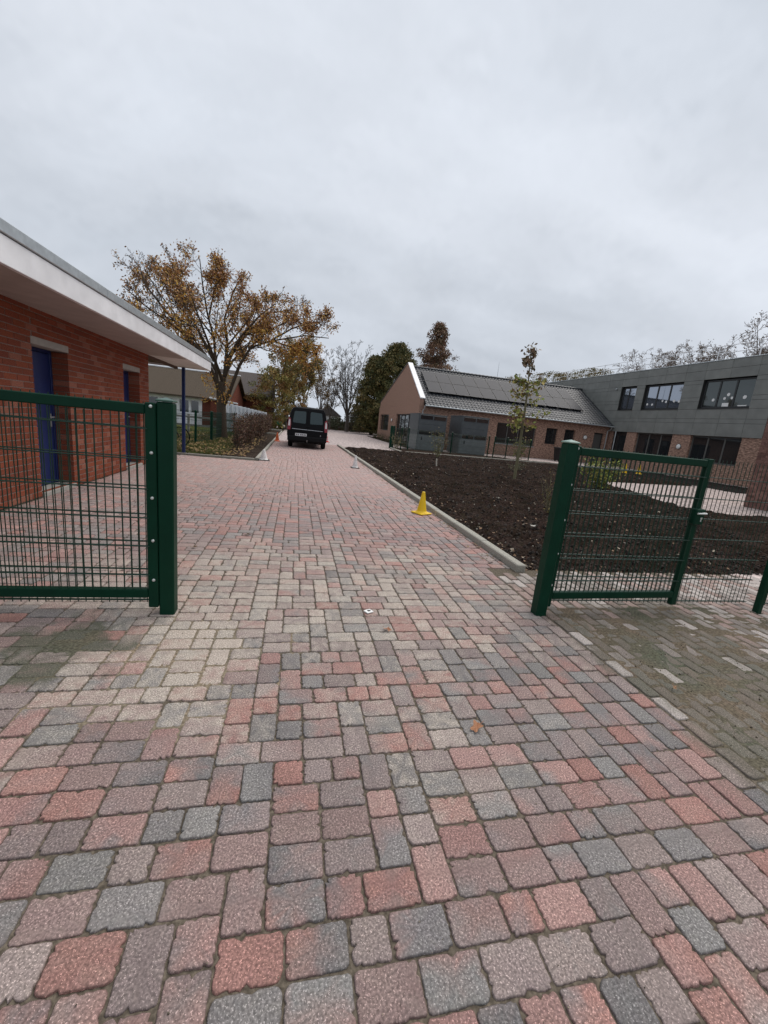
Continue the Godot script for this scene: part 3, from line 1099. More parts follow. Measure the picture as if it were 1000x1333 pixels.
# a window of several lights: frame as a part, panes as its sub-parts. o = lower corner of the opening at the frame's face, inward = into the building
func window(parent: Node, o: Vector3, ux: Vector3, wide: float, tall: float, bays: Array, inward: Vector3, frame: Material, pane: Material, bar := 0.07, called := "window") -> MeshInstance3D:
	var b := MB.new()
	var uy := Vector3.UP
	var dz := inward * 0.07
	var put := func(u0: float, v0: float, u1: float, v1: float) -> void:
		var e := ux * (u1 - u0) + uy * (v1 - v0) + dz
		b.box(o + ux * u0 + uy * v0 + e * 0.5, e.abs(), 0.006)
	put.call(0.0, 0.0, wide, bar)
	put.call(0.0, tall - bar, wide, tall)
	put.call(0.0, bar, bar, tall - bar)
	put.call(wide - bar, bar, wide, tall - bar)
	var cuts := [0.0]
	for x in bays:
		put.call(x * wide - bar * 0.5, bar, x * wide + bar * 0.5, tall - bar)
		cuts.append(x * wide)
	cuts.append(wide)
	var f := part(called, b, frame, parent)
	for k in cuts.size() - 1:
		var u0: float = cuts[k] + (bar if k == 0 else bar * 0.5)
		var u1: float = cuts[k + 1] - (bar if k == cuts.size() - 2 else bar * 0.5)
		var g := MB.new()
		var e := ux * (u1 - u0) + uy * (tall - bar * 2) + inward * 0.012
		g.box(o + ux * u0 + uy * bar + inward * 0.035 + e * 0.5, e.abs())
		part("pane", g, pane, f)
	return f

func wall_lamp(parent: Node, o: Vector3, face: Vector3, r: float) -> void:
	var B := Basis(face.cross(Vector3.UP) if absf(face.y) < 0.9 else Vector3.RIGHT, face, Vector3.UP)
	B.z = B.x.cross(B.y)
	var b := MB.new()
	b.lathe(o, [Vector2(0, 0.0), Vector2(r * 1.15, 0.0), Vector2(r * 1.15, 0.035), Vector2(r * 0.98, 0.04), Vector2(r * 0.95, 0.0)], 16, B)
	var base := part("wall_lamp", b, M.lamp_rim, parent)
	b = MB.new()
	b.lathe(o, [Vector2(r, 0.036), Vector2(r * 0.86, 0.075), Vector2(r * 0.5, 0.10), Vector2(0, 0.11)], 16, B)
	part("lamp_cover", b, M.lamp_glass, base)

# ---------------------------------------------------------------- brick outbuilding with blue doors
func brick_outbuilding() -> void:
	var o := thing("brick_outbuilding", "low red brick outbuilding with blue doors and a deep white roof edge", "building")
	var ux := Vector3(0, 0, -1)
	var zs := -2.4
	var len_ := 11.25 + zs
	var doors := [[-6.69, -7.60], [-9.74, -10.64]]
	var holes := []
	for d in doors:
		holes.append([zs - d[0] - 0.012, 0.052, zs - d[1] + 0.012, 2.196])
	var b := MB.new()
	wall_slab(b, Vector3(-3.506, 0, zs), ux, Vector3(-0.26, 0, 0), len_, 2.58, holes)
	b.bb(Vector3(-8.0, 0, zs), Vector3(-3.766, 2.58, zs - 0.3))
	b.bb(Vector3(-8.0, 0, -11.25), Vector3(-3.766, 2.58, -10.95))
	b.bb(Vector3(-8.0, 0, -10.95), Vector3(-7.7, 2.58, zs - 0.3))
	var wall := part("wall", b, M.mortar, o)
	# bricks, half bond
	var jobs := []
	var course := 0.0833
	for r in 31:
		var y := 0.0 + course * (r + 0.5)
		var k := 0
		var z := -11.25 + (0.0 if r % 2 == 0 else -0.126)
		while z < zs - 0.02:
			var a := maxf(z + 0.006, -11.25)
			var e := minf(z + 0.246, zs)
			z += 0.252
			var spans := [[a, e]]
			for d in doors:
				if y > 2.19 or y < 0.05:
					continue
				var next := []
				for s in spans:
					# door from d[1] (far) to d[0] (near)
					if s[1] <= d[1] or s[0] >= d[0]:
						next.append(s)
					else:
						if s[0] < d[1]:
							next.append([s[0], d[1]])
						if s[1] > d[0]:
							next.append([d[0], s[1]])
				spans = next
			for s in spans:
				for d in doors:
					if absf(s[1] - d[1]) < 0.04:
						s[1] = d[1]
					if absf(s[0] - d[0]) < 0.04:
						s[0] = d[0]
				if s[1] - s[0] < 0.03:
					continue
				var deep := 0.02
				for d in doors:
					if absf(s[1] - d[1]) < 0.01 or absf(s[0] - d[0]) < 0.01:
						deep = 0.222
				if s[0] < -11.24:
					deep = 0.12
				jobs.append([Vector3(-3.5, y, (s[0] + s[1]) * 0.5).distance_to(EYE), y, s[0], s[1], deep])
			k += 1
	jobs.sort_custom(func(p, q): return p[0] < q[0])
	var rest := MB.new()
	var count := 0
	for j in jobs:
		var c := Vector3(-3.5, j[1], (j[2] + j[3]) * 0.5)
		var lump := noise_b.get_noise_2d(c.z * 1.1, c.y * 1.6) * 0.25
		var t := Color(0.272, 0.083, 0.048).lerp(Color(0.195, 0.064, 0.042), clampf(rng.randf() * 0.8 + lump, 0, 1))
		if rng.randf() < 0.12:
			t = Color(0.30, 0.125, 0.085)
		var size := Vector3(j[4], 0.0713, j[3] - j[2])
		var at := Vector3(-3.5 - size.x * 0.5 + rng.randf_range(-0.0012, 0.0012), c.y, c.z)
		if count < 300 and in_view(c, 5.0):
			var q := MB.new()
			q.col = t
			q.box(Vector3.ZERO, size, 0.003)
			part("brick", q, M.brick, wall).position = at
			count += 1
		else:
			rest.col = t
			rest.box(at, size)
	stuff(part("more_bricks", rest, M.brick, wall))
	for d in doors:
		var w: float = d[0] - d[1]
		var q := MB.new()
		q.bb(Vector3(-3.74, 2.09, d[1] - 0.02), Vector3(-3.494, 2.188, d[0] + 0.02), 0.004)
		part("lintel", q, M.concrete, o)
		q = MB.new()
		q.bb(Vector3(-3.95, -0.02, d[1] + 0.002), Vector3(-3.47, 0.058, d[0] - 0.002), 0.006)
		part("doorstep", q, M.concrete, o)
		# frame and leaf of flat steel
		q = MB.new()
		q.bb(Vector3(-3.80, 0.06, d[1] + 0.004), Vector3(-3.722, 2.086, d[1] + 0.05), 0.004)
		q.bb(Vector3(-3.80, 0.06, d[0] - 0.05), Vector3(-3.722, 2.086, d[0] - 0.004), 0.004)
		q.bb(Vector3(-3.80, 2.04, d[1] + 0.05), Vector3(-3.722, 2.086, d[0] - 0.05), 0.004)
		var door := part("door", q, M.blue_door, o)
		q = MB.new()
		q.box(Vector3(-3.755, 1.05, (d[0] + d[1]) * 0.5), Vector3(0.045, 1.97, w - 0.108), 0.006)
		part("door_leaf", q, M.blue_door, door)
		q = MB.new()
		q.box(Vector3(-3.728, 1.05, d[1] + 0.12), Vector3(0.012, 0.2, 0.04), 0.003)
		q.rod(Vector3(-3.722, 1.1, d[1] + 0.12), Vector3(-3.68, 1.1, d[1] + 0.12), 0.01, 8)
		q.rod(Vector3(-3.68, 1.1, d[1] + 0.11), Vector3(-3.68, 1.1, d[1] + 0.24), 0.01, 8)
		part("handle", q, M.zinc, door)
	# roof
	b = MB.new()
	b.bb(Vector3(-9.0, 2.64, -13.82), Vector3(-2.64, 2.86, -2.0))
	part("roof", b, M.zinc, o)
	b = MB.new()
	b.bb(Vector3(-2.64, 2.548, -13.85), Vector3(-2.59, 2.795, -2.0), 0.005)
	b.bb(Vector3(-9.0, 2.548, -13.87), Vector3(-2.64, 2.795, -13.822), 0.005)
	var fascia := part("fascia", b, M.white_paint, o)
	b = MB.new()
	var z := -2.0
	while z > -13.8:
		var e := maxf(z - 2.35, -13.89)
		b.bb(Vector3(-2.80, 2.80, e + 0.004), Vector3(-2.572, 2.912, z - 0.004), 0.007)
		z -= 2.35
	part("roof_edge", b, M.zinc, fascia)
	b = MB.new()
	b.bb(Vector3(-3.506, 2.553, -11.25), Vector3(-2.645, 2.585, -2.0))
	part("soffit", b, M.soffit, o)
	for k in 22:
		b = MB.new()
		var z1 := -11.257 - k * 0.1175
		b.bb(Vector3(-3.498, 2.553, z1 - 0.100), Vector3(-2.645, 2.58, z1), 0.006)
		part("soffit_slat", b, M.soffit_slat, o)
	b = MB.new()
	b.bb(Vector3(-9.0, 2.60, -13.82), Vector3(-3.5, 2.635, -11.25))
	b.bb(Vector3(-3.60, 2.50, -13.82), Vector3(-3.502, 2.598, -11.26))
	part("canopy_underside", b, M.brown_board, o)
	b = MB.new()
	b.box(Vector3(-3.31, 1.27, -13.66), Vector3(0.085, 2.56, 0.085), 0.008)
	b.box(Vector3(-3.31, 0.012, -13.66), Vector3(0.14, 0.02, 0.14), 0.003)
	part("canopy_post", b, M.blue_steel, o)

# ---------------------------------------------------------------- gabled brick house with solar roof
func house() -> void:
	var o := thing("gabled_house", "brown brick gabled house with solar panels on a dark tiled roof", "house")
	var zw := -31.5
	var xg := 9.2
	var b := MB.new()
	var long_holes := [[15.95 - xg, 0.93, 19.5 - xg, 2.60], [20.45 - xg, 1.27, 21.5 - xg, 2.59], [22.2 - xg, 0.02, 23.2 - xg, 2.62], [25.05 - xg, 0.02, 26.05 - xg, 2.62]]
	wall_slab(b, Vector3(xg, 0, zw), Vector3(1, 0, 0), Vector3(0, 0, -0.35), 17.25, 3.30, long_holes)
	var gable_holes := [[10.2, 0.92, 14.5, 2.56], [1.6, 0.02, 6.9, 2.58]]
	wall_slab(b, Vector3(xg, 0, zw - 0.352), Vector3(0, 0, -1), Vector3(0.35, 0, 0), 15.2, 3.30, gable_holes)
	b.prism(PackedVector2Array([Vector2(0, 3.302), Vector2(0, 3.72), Vector2(4.9, 6.86), Vector2(15.55, 3.86), Vector2(15.55, 3.302)]), Vector3(xg, 0, zw), Vector3(0, 0, -1), Vector3.UP, Vector3(0.35, 0, 0))
	b.bb(Vector3(xg, 0, -47.4), Vector3(26.4, 3.3, -47.05))
	part("wall", b, M.house_brick, o)
	# windows and doors
	window(o, Vector3(15.95, 0.93, zw - 0.16), Vector3(1, 0, 0), 3.55, 1.67, [0.29, 0.57, 0.64], Vector3(0, 0, -1), M.frame_grey, M.glass, 0.08)
	window(o, Vector3(20.45, 1.27, zw - 0.16), Vector3(1, 0, 0), 1.05, 1.32, [0.72], Vector3(0, 0, -1), M.frame_dark, M.glass)
	window(o, Vector3(22.2, 0.02, zw - 0.2), Vector3(1, 0, 0), 1.0, 2.6, [], Vector3(0, 0, -1), M.frame_dark, M.glass, 0.09, "door")
	var d := window(o, Vector3(25.05, 0.02, zw - 0.2), Vector3(1, 0, 0), 1.0, 2.6, [], Vector3(0, 0, -1), M.frame_dark, M.frame_grey, 0.09, "door")
	d.set_meta("label", "grey panelled door nearest the long building")
	window(o, Vector3(xg + 0.16, 0.92, zw - 0.352 - 10.2), Vector3(0, 0, -1), 4.3, 1.64, [0.5], Vector3(1, 0, 0), M.frame_dark, M.glass_dim)
	window(o, Vector3(xg + 0.16, 0.02, zw - 0.352 - 1.6), Vector3(0, 0, -1), 5.3, 2.56, [0.25, 0.5, 0.75], Vector3(1, 0, 0), M.frame_dark, M.glass_dim, 0.1, "glass_door")
	for q in [[15.95, 19.5, 0.93], [20.45, 21.5, 1.27]]:
		b = MB.new()
		b.bb(Vector3(q[0] - 0.03, q[2] - 0.05, zw - 0.1), Vector3(q[1] + 0.03, q[2] + 0.004, zw + 0.05), 0.005)
		part("window_sill", b, M.house_brick if q[2] > 1.0 else M.zinc, o)
	wall_lamp(o, Vector3(24.2, 2.13, zw), Vector3(0, 0, 1), 0.17)
	wall_lamp(o, Vector3(xg, 2.0, -40.4), Vector3(-1, 0, 0), 0.15)
	# roof: slabs, then tiles of their own
	var e0 := Vector2(-31.1, 3.30)       # eave (z, y)
	var rd := Vector2(-36.25, 6.58)      # ridge
	var sl := rd - e0
	var sll := sl.length()
	var along := Vector3(0, sl.y, sl.x) / sll
	var up := Vector3(0, -sl.x, sl.y) / sll
	b = MB.new()
	b.prism(PackedVector2Array([e0, rd, Vector2(-47.3, 3.7), Vector2(-47.3, 3.55), Vector2(rd.x, rd.y - 0.16), Vector2(e0.x, e0.y - 0.12)]), Vector3(xg + 0.36, 0, 0), Vector3(0, 0, 1), Vector3.UP, Vector3(26.49 - xg - 0.36, 0, 0))
	var roof := part("roof", b, M.solar_frame, o)
	var tile := MB.new()
	var prof := [[-0.15, 0.018], [-0.11, 0.042], [-0.06, 0.050], [-0.015, 0.030], [0.03, 0.008], [0.08, 0.0], [0.15, 0.018]]
	for k in prof.size() - 1:
		var p0: Array = prof[k]
		var p1: Array = prof[k + 1]
		tile.quad(Vector3(p0[0], p0[1] + 0.030, 0.0), Vector3(p1[0], p1[1] + 0.030, 0.0), Vector3(p1[0], p1[1] + 0.004, -0.40), Vector3(p0[0], p0[1] + 0.004, -0.40))
		tile.quad(Vector3(p0[0], p0[1] + 0.004, 0.0), Vector3(p1[0], p1[1] + 0.004, 0.0), Vector3(p1[0], p1[1] + 0.030, 0.0), Vector3(p0[0], p0[1] + 0.030, 0.0))
	var spots := []
	var tones := []
	var nrow := int(sll / 0.345)
	var step := sll / nrow
	var B := Basis(Vector3.RIGHT, up, -along)
	for r in nrow:
		for k in 56:
			var x := xg + 0.53 + 0.3005 * k
			if x > 26.42:
				continue
			var s := (r) * step - 0.03
			spots.append(Transform3D(B * Basis(Vector3.UP, rng.randf_range(-0.006, 0.006)), Vector3(x, 0, 0) + Vector3(0, e0.y, e0.x) + along * s + up * 0.012))
			var g := rng.randf_range(0.75, 1.3)
			tones.append(Color(0.027 * g, 0.030 * g, 0.035 * g))
	scatter("roof_tiles", tile.mesh(), M.roof_tile, spots, roof, tones)
	b = MB.new()
	b.col = Color(0.03, 0.032, 0.036)
	for k in 46:
		var x := xg + 0.4 + k * 0.372
		var pr := []
		b.tube(PackedVector3Array([Vector3(x, rd.y + 0.02, rd.x), Vector3(x + 0.385, rd.y + 0.035, rd.x)]), PackedFloat32Array([0.12, 0.135]), 10)
	stuff(part("ridge_tiles", b, M.roof_tile, roof))
	# white metal coping over the gable, thin dark edging down the long back slope
	for k in 3:
		b = MB.new()
		var a := Vector3(xg + 0.20, 3.76, zw + 0.08)
		var e := Vector3(xg + 0.20, 6.93, zw - 4.93)
		var p := a.lerp(e, k / 3.0)
		var q := a.lerp(e, (k + 1) / 3.0)
		var dir := (q - p).normalized()
		b.box((p + q) * 0.5, Vector3(0.40, 0.10, (q - p).length() - 0.012), 0.008, Basis(Vector3.RIGHT, Vector3.RIGHT.cross(dir) * -1.0, -dir))
		part("coping", b, M.white_paint, o)
	b = MB.new()
	var a2 := Vector3(xg + 0.18, 6.90, zw - 4.95)
	var e2 := Vector3(xg + 0.18, 3.90, zw - 15.65)
	var dir2 := (e2 - a2).normalized()
	b.box((a2 + e2) * 0.5, Vector3(0.46, 0.07, (e2 - a2).length()), 0.008, Basis(Vector3.RIGHT, Vector3.RIGHT.cross(dir2) * -1.0, -dir2))
	part("back_coping", b, M.frame_grey, o)
	# solar panels: two rows of twelve
	for row in 2:
		for k in 12:
			b = MB.new()
			var ctr := Vector3(10.14 + 1.178 * (k + 0.5), e0.y, e0.x) + along * (1.72 + 1.745 * (row + 0.5)) + up * 0.20
			b.box(ctr, Vector3(1.130, 0.036, 1.695), 0.004, B)
			var sp := part("solar_panel", b, M.solar_frame, roof)
			b = MB.new()
			b.box(ctr + up * 0.0185, Vector3(1.088, 0.004, 1.652), 0.0, B)
			part("panel_glass", b, M.solar, o if false else sp)
	b = MB.new()
	for s in [1.85, 2.6, 3.6, 4.4, 5.05]:
		b.box(Vector3(17.2, e0.y, e0.x) + along * s + up * 0.13, Vector3(14.3, 0.05, 0.05), 0.0, B)
	part("panel_rails", b, M.solar_frame, roof)
	b = MB.new()
	b.tube(PackedVector3Array([Vector3(xg + 0.36, 3.24, e0.x + 0.05), Vector3(26.5, 3.24, e0.x + 0.05)]), PackedFloat32Array([0.065, 0.065]), 8)
	var gut := part("gutter", b, M.zinc, o)
	for x in [9.52, 26.25]:
		b = MB.new()
		b.tube(PackedVector3Array([Vector3(x, 3.2, e0.x + 0.05), Vector3(x, 3.0, e0.x + 0.02), Vector3(x, 2.85, zw + 0.07), Vector3(x, 0.0, zw + 0.07)]), PackedFloat32Array([0.045, 0.045, 0.045, 0.045]), 8)
		part("downpipe", b, M.zinc, gut)
	b = MB.new()
	b.rod(Vector3(17.6, 6.6, rd.x), Vector3(17.6, 8.0, rd.x), 0.02, 6, 0.008)
	part("lightning_rod", b, M.zinc, roof)

# ---------------------------------------------------------------- long two-storey building
func long_building() -> void:
	var o := thing("school_building", "two storey building clad in grey panels over a brown brick ground floor", "building")
	var xf := 26.5
	var b := MB.new()
	var z0 := -6.0
	var holes := [[-20.45 - z0, 1.12, -23.85 - z0, 2.9], [-25.3 - z0, 1.12, -28.6 - z0, 2.9], [-29.6 - z0, 0.02, -31.2 - z0, 2.9]]
	for h in holes:
		h[0] = absf(h[0]); h[2] = absf(h[2])
	wall_slab(b, Vector3(xf + 0.08, 0, z0), Vector3(0, 0, -1), Vector3(0.35, 0, 0), 40.0, 2.9, holes)
	b.bb(Vector3(xf + 0.08, 2.902, -19.27), Vector3(xf + 0.43, 7.66, z0))
	part("wall", b, M.house_brick, o)
	b = MB.new()
	b.bb(Vector3(xf + 1.6, 0.0, -60.0), Vector3(xf + 13.0, 7.55, z0 - 0.4))
	b.bb(Vector3(xf + 0.44, 7.3, -60.0), Vector3(xf + 1.6, 7.55, z0 - 0.4))
	part("core", b, M.cladding_gap, o)
	# backing behind the panels, open at the windows
	b = MB.new()
	var up_holes := [[20.5 - 19.3, 4.62 - 2.88, 23.85 - 19.3, 6.53 - 2.88], [25.32 - 19.3, 4.62 - 2.88, 28.68 - 19.3, 6.53 - 2.88], [29.52 - 19.3, 4.62 - 2.88, 31.13 - 19.3, 6.53 - 2.88]]
	wall_slab(b, Vector3(xf + 0.032, 2.90, -19.3), Vector3(0, 0, -1), Vector3(0.3, 0, 0), 40.0, 4.74, up_holes)
	part("backing", b, M.cladding_gap, o)
	var rows := [2.88, 3.71, 3.99, 4.62, 5.13, 5.39, 6.27, 6.53, 7.13, 7.66]
	var cols := [-19.3, -20.5, -22.15, -23.85, -25.32, -26.97, -28.68, -29.52, -31.13, -32.7, -34.4, -36.1, -37.8, -39.5, -41.2, -42.9, -44.6, -46.3, -48.0]
	var wins := [[-23.85, -20.5], [-28.68, -25.32], [-31.13, -29.52]]
	for r in rows.size() - 1:
		for k in cols.size() - 1:
			var za: float = cols[k]
			var zb: float = cols[k + 1]
			var zm := (za + zb) * 0.5
			var inside := false
			for w in wins:
				if zm > w[0] and zm < w[1] and rows[r] > 4.6 and rows[r] < 6.5:
					inside = true
			if inside:
				continue
			b = MB.new()
			var g := 0.007
			b.box(Vector3.ZERO, Vector3(0.028, rows[r + 1] - rows[r] - g * 2, za - zb - g * 2), 0.003)
			var p := part("cladding_panel", b, M.cladding if rng.randf() < 0.6 else M.cladding_dark, o)
			p.position = Vector3(xf + 0.014 + rng.randf_range(-0.002, 0.002), (rows[r] + rows[r + 1]) * 0.5, zm)
	b = MB.new()
	b.bb(Vector3(xf - 0.03, 7.668, -60.0), Vector3(xf + 0.45, 7.72, z0), 0.006)
	part("parapet_cap", b, M.zinc, o)
	# upper windows with reveals and paper snowflakes stuck to the panes
	var bays := [[0.36, 0.68], [0.34, 0.67], [0.55]]
	for k in 3:
		var w: Array = wins[k]
		var wide: float = w[1] - w[0]
		var f := window(o, Vector3(xf + 0.19, 4.68, w[1] - 0.02), Vector3(0, 0, -1), wide - 0.04, 1.81, bays[k], Vector3(1, 0, 0), M.frame_dark, M.glass_sky if k > 0 else M.glass_dim, 0.11)
		b = MB.new()
		b.bb(Vector3(xf - 0.03, 4.60, w[0] - 0.02), Vector3(xf + 0.18, 4.635, w[1] + 0.02), 0.004)
		part("window_sill", b, M.frame_grey, o)
		var marks := []
		if k == 0:
			marks = [[0.24, 0.30, 0.10], [0.46, 0.34, 0.09], [0.52, 0.47, 0.11], [0.60, 0.35, 0.09], [0.83, 0.36, 0.12]]
		elif k == 1:
			marks = [[0.10, 0.22, 0.09], [0.24, 0.20, 0.09], [0.50, 0.34, 0.08], [0.60, 0.30, 0.09], [0.80, 0.32, 0.10], [0.92, 0.30, 0.10]]
		for q in marks:
			b = MB.new()
			var ctr := Vector3(xf + 0.215, 4.68 + 1.81 * q[1], w[0] + wide * q[0])
			var poly := PackedVector2Array()
			for s in 24:
				var rr: float = q[2] * (1.0 if s % 4 < 2 else 0.86)
				poly.append(Vector2(cos(TAU * s / 24), sin(TAU * s / 24)) * rr)
			b.prism(poly, ctr, Vector3(0, 0, -1), Vector3.UP, Vector3(-0.004, 0, 0))
			part("paper_snowflake", b, M.paper, f)
		if k == 0:
			for q in [[0.50, 0.09, 0.42, 0.22], [0.82, 0.05, 0.55, 0.06]]:
				b = MB.new()
				b.box(Vector3(xf + 0.212, 4.68 + 0.11 + q[3] * 0.5, w[0] + wide * q[0]), Vector3(0.004, q[3], q[2]))
				part("paper_sheet", b, M.paper, f)
	# ground floor glazing
	window(o, Vector3(xf + 0.24, 1.12, -20.45), Vector3(0, 0, -1), 3.4, 1.78, [0.33, 0.66], Vector3(1, 0, 0), M.frame_grey, M.glass, 0.1)
	window(o, Vector3(xf + 0.24, 1.12, -25.3), Vector3(0, 0, -1), 3.3, 1.78, [0.33, 0.66], Vector3(1, 0, 0), M.frame_grey, M.glass, 0.1)
	window(o, Vector3(xf + 0.24, 0.02, -29.6), Vector3(0, 0, -1), 1.6, 2.88, [0.62], Vector3(1, 0, 0), M.frame_dark, M.glass, 0.09, "glass_door")
	b = MB.new()
	b.rod(Vector3(xf - 0.25, 0, -30.45), Vector3(xf - 0.25, 2.88, -30.45), 0.045, 10)
	part("entrance_post", b, M.zinc, o)
	wall_lamp(o, Vector3(xf + 0.08, 2.05, -24.6), Vector3(-1, 0, 0), 0.17)
	b = MB.new()
	b.box(Vector3(xf - 0.06, 6.42, -31.62), Vector3(0.14, 0.1, 0.12), 0.02)
	b.rod(Vector3(xf - 0.1, 6.36, -31.62), Vector3(xf - 0.16, 6.32, -31.62), 0.04, 10)
	part("outdoor_camera", b, M.zinc, o)
	# roof railing
	for k in 14:
		var z := -18.6 - k * 2.66
		b = MB.new()
		b.rod(Vector3(27.2, 7.5, z), Vector3(27.2, 8.78, z), 0.032, 8)
		b.rod(Vector3(27.2, 7.6, z), Vector3(27.9, 7.6, z), 0.025, 6)
		part("railing_post", b, M.white_paint, o)
	for y in [8.74, 8.28]:
		b = MB.new()
		b.rod(Vector3(27.2, y, -9.0), Vector3(27.2, y, -53.5), 0.024, 8)
		part("railing_bar", b, M.white_paint, o)
	# low brick wing towards the gate
	var w := thing("brick_wing", "flat roofed brown brick wing reaching from the long building towards the gate", "building")
	b = MB.new()
	b.bb(Vector3(15.0, -0.05, -10.9), Vector3(26.4, 3.3, 6.0))
	part("wall", b, M.house_brick, w)
	b = MB.new()
	for r in 39:
		var zz := -10.9 + (0.0 if r % 2 == 0 else -0.126)
		while zz < -3.5:
			var ea := maxf(zz + 0.005, -10.9)
			var eb := zz + 0.247
			zz += 0.252
			b.col = Color(0.235, 0.135, 0.112).lerp(Color(0.15, 0.085, 0.075), rng.randf()) * rng.randf_range(0.8, 1.25)
			b.bb(Vector3(14.982 + rng.randf_range(-0.002, 0.002), r * 0.0833 + 0.006, ea), Vector3(15.04, r * 0.0833 + 0.0785, eb))
	stuff(part("bricks", b, M.brick, w))
	b = MB.new()
	b.bb(Vector3(14.95, 3.302, -10.95), Vector3(26.45, 3.42, 6.05), 0.01)
	part("roof", b, M.zinc, w)
	for y in [1.35, 1.12]:
		b = MB.new()
		b.bb(Vector3(14.94, y, -10.2), Vector3(14.978, y + 0.05, -7.4))
		part("rail", b, M.frame_dark, w)

func storage_sheds() -> void:
	var names := ["grey steel storage shed beside the house's downpipe, near the glass door", "grey steel storage shed between the other shed and the wide window"]
	var at := [[8.2, 10.25, 2.46, 7.98], [11.38, 13.42, 2.62, 11.0]]
	for k in 2:
		var q: Array = at[k]
		var o := thing("storage_shed", names[k], "shed", Vector3(0, 0, 0), "grey storage sheds in front of the house")
		var zf := -27.8
		var zb := -30.2
		var split := 1.06
		var b := MB.new()
		b.bb(Vector3(q[0], split + 0.001, zb), Vector3(q[1], q[2], zf - 0.03), 0.01)
		part("upper_body", b, M.shed_upper, o)
		b = MB.new()
		b.bb(Vector3(q[0] - 0.01, 0.02, zb), Vector3(q[1] + 0.01, split, zf - 0.032), 0.01)
		part("lower_body", b, M.shed_lower, o)
		b = MB.new()
		b.bb(Vector3(q[0] - 0.02, q[2] + 0.001, zb - 0.02), Vector3(q[1] + 0.02, q[2] + 0.05, zf - 0.02), 0.008)
		part("roof", b, M.shed_upper, o)
		# front: sections of a door, two glazed strips
		var wd: float = q[1] - q[0]
		var hs := [0.04, 0.55, split, 1.40, 1.80, q[2] - 0.36, q[2] - 0.02]
		for r in hs.size() - 1:
			b = MB.new()
			b.bb(Vector3(q[0] + 0.03, hs[r] + 0.005, zf - 0.028), Vector3(q[1] - 0.03, hs[r + 1] - 0.005, zf), 0.006)
			var panel := part("door_panel", b, M.shed_lower if r < 2 else M.shed_upper, o)
			if r == 2 or r == 5:
				for s in 2:
					b = MB.new()
					var xa: float = q[0] + 0.12 + s * wd * 0.47
					b.bb(Vector3(xa, hs[r] + 0.045, zf + 0.001), Vector3(xa + wd * 0.43, hs[r + 1] - 0.04, zf + 0.012), 0.003)
					part("window", b, M.glass, panel)
		b = MB.new()
		b.bb(Vector3(q[0] + 0.30, 0.72, zf + 0.001), Vector3(q[0] + 0.38, 0.95, zf + 0.03), 0.006)
		part("handle", b, M.frame_dark, o)

